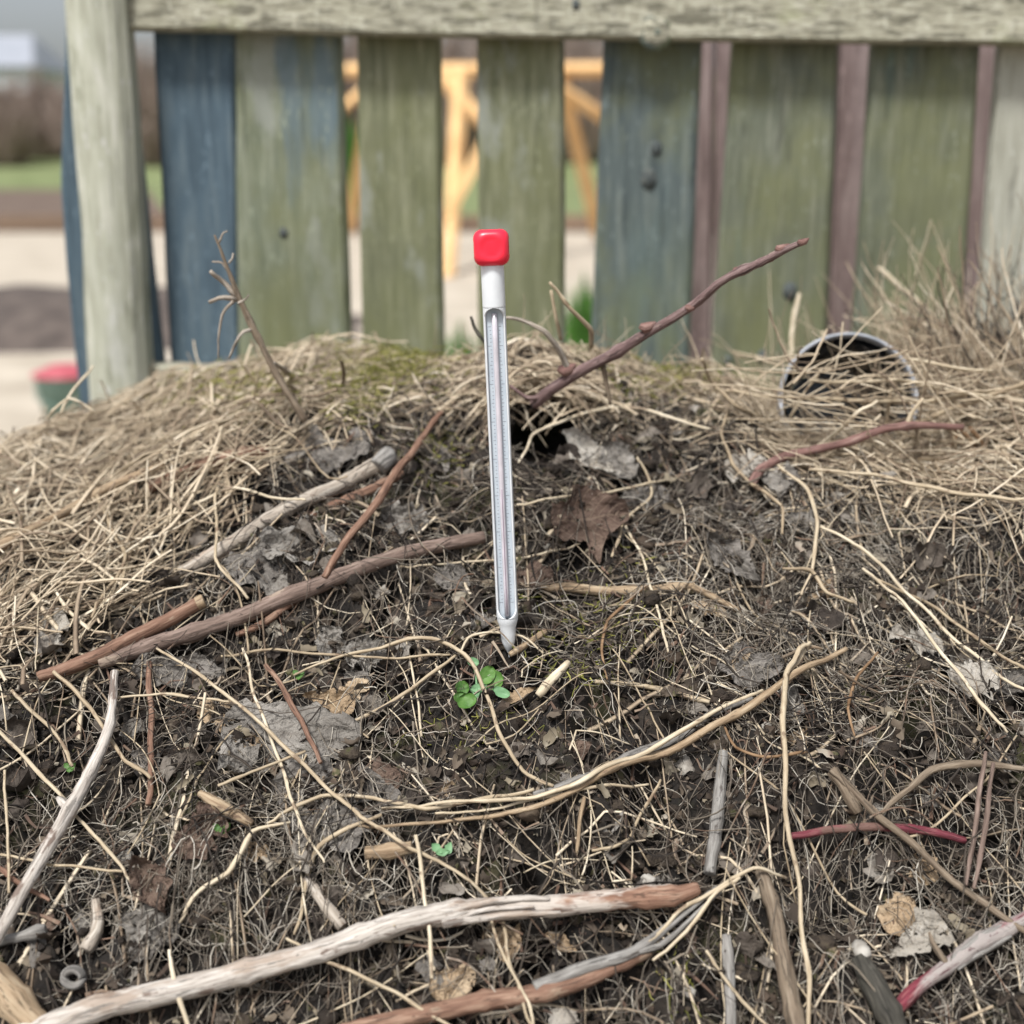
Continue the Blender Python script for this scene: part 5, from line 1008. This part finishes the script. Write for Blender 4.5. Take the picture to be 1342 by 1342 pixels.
# individual straws
LM = [(395, 545, 'the foot of the upright dead stem'), (500, 605, 'the knobbed end of the peeled stick'), (270, 731, 'the lower end of the peeled stick'), (150, 855, 'the orange-brown cut stick'), (420, 765, 'the long brown stick'),
      (560, 565, 'the top of the orange-brown twig'), (645, 470, 'the upper thermometer tube'), (655, 650, 'the middle of the thermometer'), (705, 520, 'the foot of the budded branch'), (706, 580, 'the dark hollow'), (772, 680, 'the rounded brown leaf'),
      (770, 597, 'the long hanging grey leaf'), (810, 768, 'the tan broken stick'), (663, 850, 'the thermometer tip'), (630, 905, 'the green seedling'), (385, 962, 'the large crumpled grey leaf'), (85, 1060, 'the bone white stem'), (196, 960, 'the rust red twig'),
      (200, 1165, 'the curled brown leaf'), (300, 1278, 'the bleached branch'), (760, 1184, 'the peeled rusty end of the bleached branch'), (640, 1313, 'the rusty branch'), (900, 972, 'the stalk bundle'), (982, 872, 'the veined grey-tan leaf'),
      (1022, 1010, 'the long hanging stalk'), (940, 1070, 'the blue-grey upright stick'), (1150, 1085, 'the crimson twig'), (1210, 1290, 'the crimson stick'), (1202, 1232, 'the fanned pale leaf'), (1278, 893, 'the rounded pale leaf at the right'),
      (1110, 560, 'the black pot'), (1030, 540, 'the left rim of the pot'), (1195, 500, 'the right rim of the pot'), (1000, 615, 'the foot of the reddish twig'), (1250, 560, 'the orange catkins'), (1325, 470, 'the dry weed tuft'), (955, 735, 'the folded dark leaf'),
      (60, 830, 'the grey leaf on the left mat'), (270, 605, 'the reddish half buried stick'), (60, 690, 'the long pale stem of the left mat'), (150, 525, 'the foot of the fence post'), (515, 500, 'the moss on the crest'), (850, 500, 'the crest under the knotted dark plank'),
      (950, 500, 'the crest under the fourth slot'), (1250, 700, 'the straws at the right edge'), (20, 900, 'the lower end of the left mat'), (20, 600, 'the left skyline of the heap'), (300, 480, 'the crest under the green-grey plank')]
def where(px, py):
    dd = [(math.hypot(px-a, py-b), a, b, t) for a, b, t in LM]; r_, a, b, t = min(dd)
    if r_ < 26: w_ = 'lying at'
    elif abs(px-a) > abs(py-b)*1.2: w_ = 'just right of' if px > a else 'just left of'
    else: w_ = 'just below' if py > b else 'just above'
    return w_+' '+t
def strawlabel(P_):
    x, y, _ = proj(P_); L_ = math.hypot(x[-1]-x[0], y[-1]-y[0]); an_ = math.degrees(math.atan2(-(y[-1]-y[0]), x[-1]-x[0])) % 180
    o_ = 'level' if an_ < 14 or an_ > 166 else ('right-rising' if an_ < 66 else ('upright' if an_ < 114 else 'left-rising'))
    return ('short' if L_ < 110 else ('long' if L_ > 190 else 'medium'))+' '+o_+' dry straw '+where(float(x.mean()), float(y.mean()))
regs = [('left', 110, lambda px, py: ((px < 420) & (px > -20) & (smat(px, py) > .5))*1., 'dry straw stem lying in the mat on the left flank of the heap'),
        ('crest', 55, lambda px, py: ((px > 420) & (px < 950) & (py < 570) & (smat(px, py) > .4))*1., 'dry straw stem lying on the crest below the fence planks'),
        ('right', 75, lambda px, py: ((px > 950) & (px < 1360) & (py < 720))*1., 'dry straw stem in the loose straw around the black pot'),
        ('low', 60, lambda px, py: ((py > 760) & (py < 1360) & (px > -20) & (px < 1360) & (smat(px, py) < .2))*1., 'thin dry straw stem on the open lower face of the heap')]
for nm, n, dn, lb in regs:
    A = sample(n, dn, rg)
    P, r = strands(rg, A, (.08, .20) if nm != 'low' else (.05, .16), (.0006, .0012), heading(A[:, 2], A[:, 3], rg), 4, .035, offs(A[:, 2], A[:, 3], rg, .010)+(.018 if nm != 'low' else .010)*np.where(A[:, 2] < 450, 1, .7), S=16, lift=.035, amp=.003)
    for i in range(len(A)):
        o = tube_obj('dry_straw', P[i], r[i], M['stem'], K=5, seed=i, knots=1); tag(o, strawlabel(P[i]), 'straw', 'straw stems on the ' + {'left': 'left flank', 'crest': 'crest', 'right': 'right side', 'low': 'lower face'}[nm])
# soil clods
bmc = bmesh.new(); bmesh.ops.create_icosphere(bmc, subdivisions=3, radius=1); CV = np.array([v.co[:] for v in bmc.verts]); CF = np.array([[v.index for v in f.verts] for f in bmc.faces]); bmc.free()
M['clod'] = mat('soil_clod_earth', [(0, (.022, .016, .012)), (.5, (.06, .043, .030)), (1, (.13, .10, .07))], rand='object', noise=(90, 8), mixr=.3, bump=.9, dist=.003)
A = sample(26, lambda px, py: ((py > 640) & (py < 1350) & (smat(px, py) < .05))*1., rg)
for i in range(len(A)):
    s = rg.uniform(.004, .0095); n3 = CV*(1+.5*vn(CV[:, 0]+i*3, CV[:, 1]+CV[:, 2]*1.7, .8, i)[:, None]+.5*vn(CV[:, 0]*1.3+CV[:, 2], CV[:, 1]-i, .3, i+1)[:, None])*np.array([s*1.2, s, s*.7])
    c = np.array([A[i, 0], A[i, 1], float(hs(A[i, 0], A[i, 1]))+s*.15]); o = mesh_np('soil_clod', n3+c, CF, M['clod'], loc=tuple(c)); tag(o, 'rough dark clod '+where(A[i, 2], A[i, 3]), 'clod', 'earth clods on the heap')
# leaf scraps large enough to see
A = sample(58, lambda px, py: ((py > 600) & (py < 1350) & (px > -20) & (px < 1360) & (smat(px, py) < .1))*(1-.8*((px > 660) & (px < 920) & (py > 650) & (py < 1000))), rg)
for i in range(len(A)):
    m = ['leaf_dim', 'leaf_brown', 'leaf_tan', 'leaf_dim', 'leaf_grey', 'leaf_dim'][i % 6]
    lab2 = {'leaf_dim': 'dull', 'leaf_brown': 'dark brown', 'leaf_tan': 'tan', 'leaf_grey': 'grey'}[m]
    leaf(lab2+' leaf scrap '+where(A[i, 2], A[i, 3]), m, A[i, 2], A[i, 3], rg.uniform(22, 55), rg.uniform(16, 36), rg.uniform(-90, 90), rg.choice(['ragged', 'oval', 'lance', 'fan']), .6, rg.uniform(-.2, .5), .008,
         seed=900+i, name='leaf_scrap', cat='leaf', group=lab2+' leaf scraps in the litter', n=(16, 9))
# dry tuft behind the pot at the right
def fan(name, n, px, py, Yr, Lr, rr, lean, label, m, spread=60, elev=55):
    rg = np.random.default_rng(int(px)); S = 9; pts = []
    bx = rg.normal(px, spread, n); Yb = rg.uniform(*Yr, n); q = np.stack([ray(bx[i], py)*Yb[i] for i in range(n)]); x = q[:, 0]; y = Yb
    z = hs(x, y); L = rg.uniform(*Lr, n); el = rg.normal(R(elev), R(25), n); az = rg.normal(lean, R(60), n); s = np.linspace(0, 1, S)[None, :]
    b = rg.normal(0, .6, n)[:, None]; e2 = el[:, None]-b*s
    dx = np.cos(e2)*np.cos(az)[:, None]; dy = np.cos(e2)*np.sin(az)[:, None]; dz = np.sin(e2)
    ds = (L/(S-1))[:, None]; P = np.stack([x[:, None]+np.cumsum(dx*ds, 1), y[:, None]+np.cumsum(dy*ds, 1)*.5, z[:, None]+np.cumsum(dz*ds, 1)], -1)
    P += np.cumsum(rg.normal(0, .0008, P.shape), 1)
    V, F = tubes(P, rg.uniform(*rr, n)[:, None]*(1-.6*s)*np.ones((n, S)))
    tag(mesh_np(name, V, F, m, loc=(float(x.mean()), float(y.mean()), float(z.mean()))), label, 'dry tuft', kind='stuff')
fan('dry_weed_tuft', 260, 1330, 500, (1.22, 1.50), (.05, .16), (.0006, .0018), R(170), 'tangled dry brown weed stems in the straw at the right edge', M['litter'], 70, 22)
fan('loose_straw_pile', 420, 1300, 500, (1.20, 1.50), (.05, .17), (.0006, .0020), R(175), 'loose golden straw piled up at the right edge in front of the fence', M['straw'], 75, 18)
fan('dry_grass_tuft', 230, 1200, 500, (1.24, 1.52), (.06, .17), (.0006, .0014), R(180), 'wispy dry grass sticking up around the black pot', M['straw'], 110)
fan('dry_grass_wisps', 90, 700, 470, (1.15, 1.38), (.02, .07), (.0004, .0009), R(90), 'short wisps of dry grass along the skyline of the crest', M['straw'], 170)

# loose straw heaped against the mouth of the pot
rg = np.random.default_rng(5)
A = sample(420, lambda px, py: ((px > 985) & (px < 1260) & (py > 548) & (py < 640))*1., rg)
P, r = strands(rg, A, (.05, .15), (.0005, .0012), rg.normal(R(-5), R(38), len(A)), 4, .04, rg.uniform(.004, .034, len(A)), S=10, lift=.045, amp=.004)
V, F = tubes(P, r); tag(mesh_np('loose_straw', V, F, M['straw']), 'loose straw heaped against the mouth of the black pot', 'straw', kind='stuff')
n = 70; S_ = 10; s = np.linspace(0, 1, S_)[None, :]; x0 = rg.uniform(.24, .46, n); th = np.where(rg.random(n) < .6, rg.normal(R(8), R(14), n), rg.uniform(0, math.pi, n)); L = rg.uniform(.05, .16, n)
yy = PF-rg.uniform(.01, .07, n); zz = np.array([plane(1100, rg.uniform(455, 575), PF)[0][2] for _ in range(n)])
x0 = np.array([plane(rg.uniform(1000, 1260), 500, PF)[0][0] for _ in range(n)])
P = np.stack([x0[:, None]+L[:, None]*(s-.5)*np.cos(th)[:, None], yy[:, None]+.03*(s-.5)*rg.normal(0, 1, n)[:, None], zz[:, None]+L[:, None]*(s-.5)*np.sin(th)[:, None]*.8+rg.normal(0, .01, n)[:, None]*(s-.5)**2*4], -1)+np.cumsum(rg.normal(0, .0006, (n, S_, 3)), 1)
V, F = tubes(P, rg.uniform(.0005, .0012, n)[:, None]*np.ones((n, S_))); tag(mesh_np('dry_grass_veil', V, F, M['straw']), 'thin veil of dry grass hanging in front of the black pot', 'dry grass', kind='stuff')

rg = np.random.default_rng(9); n = 380; S_ = 9; s = np.linspace(-.5, .5, S_)[None, :]
q, _ = hit(706, 498); q = q[0]; cx0 = q[0]+rg.normal(0, .034, n); cy0 = q[1]-rg.uniform(-.012, .036, n); L = rg.uniform(.03, .10, n); th = np.where(rg.random(n) < .6, rg.normal(0, .45, n), rg.uniform(0, math.pi, n))
zc = q[2]+rg.uniform(-.002, .026, n)-.25*(q[1]-cy0)-.35*np.abs(cx0-q[0])
L = L*np.where(np.abs(th) < .9, 1, .45)
P = np.stack([cx0[:, None]+L[:, None]*s*np.cos(th)[:, None], cy0[:, None]+L[:, None]*s*np.sin(th)[:, None], zc[:, None]-.6*(L[:, None]*s)**2/.03*rg.random((n, 1))+rg.normal(0, .2, n)[:, None]*L[:, None]*s], -1)+np.cumsum(rg.normal(0, .0006, (n, S_, 3)), 1)
V, F = tubes(P, (.0004+.0012*rg.random(n)**2)[:, None]*np.ones((n, S_))); tag(mesh_np('straw_overhang', V, F, M['straw']), 'ragged straw overhanging the dark hollow below the budded branch', 'straw', kind='stuff')

# labels that still coincide: say which is upper and which lower
by = {}
for o in bpy.data.objects:
    if o.parent is None and 'label' in o and o.name.split('.')[0] in ('dry_straw', 'soil_clod', 'leaf_scrap'): by.setdefault(o['label'], []).append(o)
for lb_, os_ in by.items():
    if 1 < len(os_) < 9:
        os_.sort(key=lambda o: o.location.z, reverse=True)
        for o, wd_ in zip(os_, {2: ('upper', 'lower'), 3: ('upper', 'middle', 'lower'), 4: ('topmost', 'upper middle', 'lower middle', 'lowest')}.get(len(os_), ('topmost', 'second highest', 'third highest', 'fourth highest', 'fifth highest', 'sixth highest', 'seventh highest', 'lowest'))): o['label'] = wd_+' '+lb_

rg = np.random.default_rng(15)
A = sample(1900, lambda px, py: (1-smat(px, py))*(.35+.65*PT(px+500, py)), rg, yr=(.60, 1.30))
P, r = strands(rg, A, (.02, .11), (.00025, .0011), rg.uniform(0, 6.3, len(A)), 12, .12, rg.uniform(.010, .028, len(A)), S=9, lift=.02, amp=.004)
V, F = tubes(P, r); tag(mesh_np('loose_fibres', V, F, M['litter']), 'loose fibres lying over the sticks and leaves of the open face', 'litter', kind='stuff')
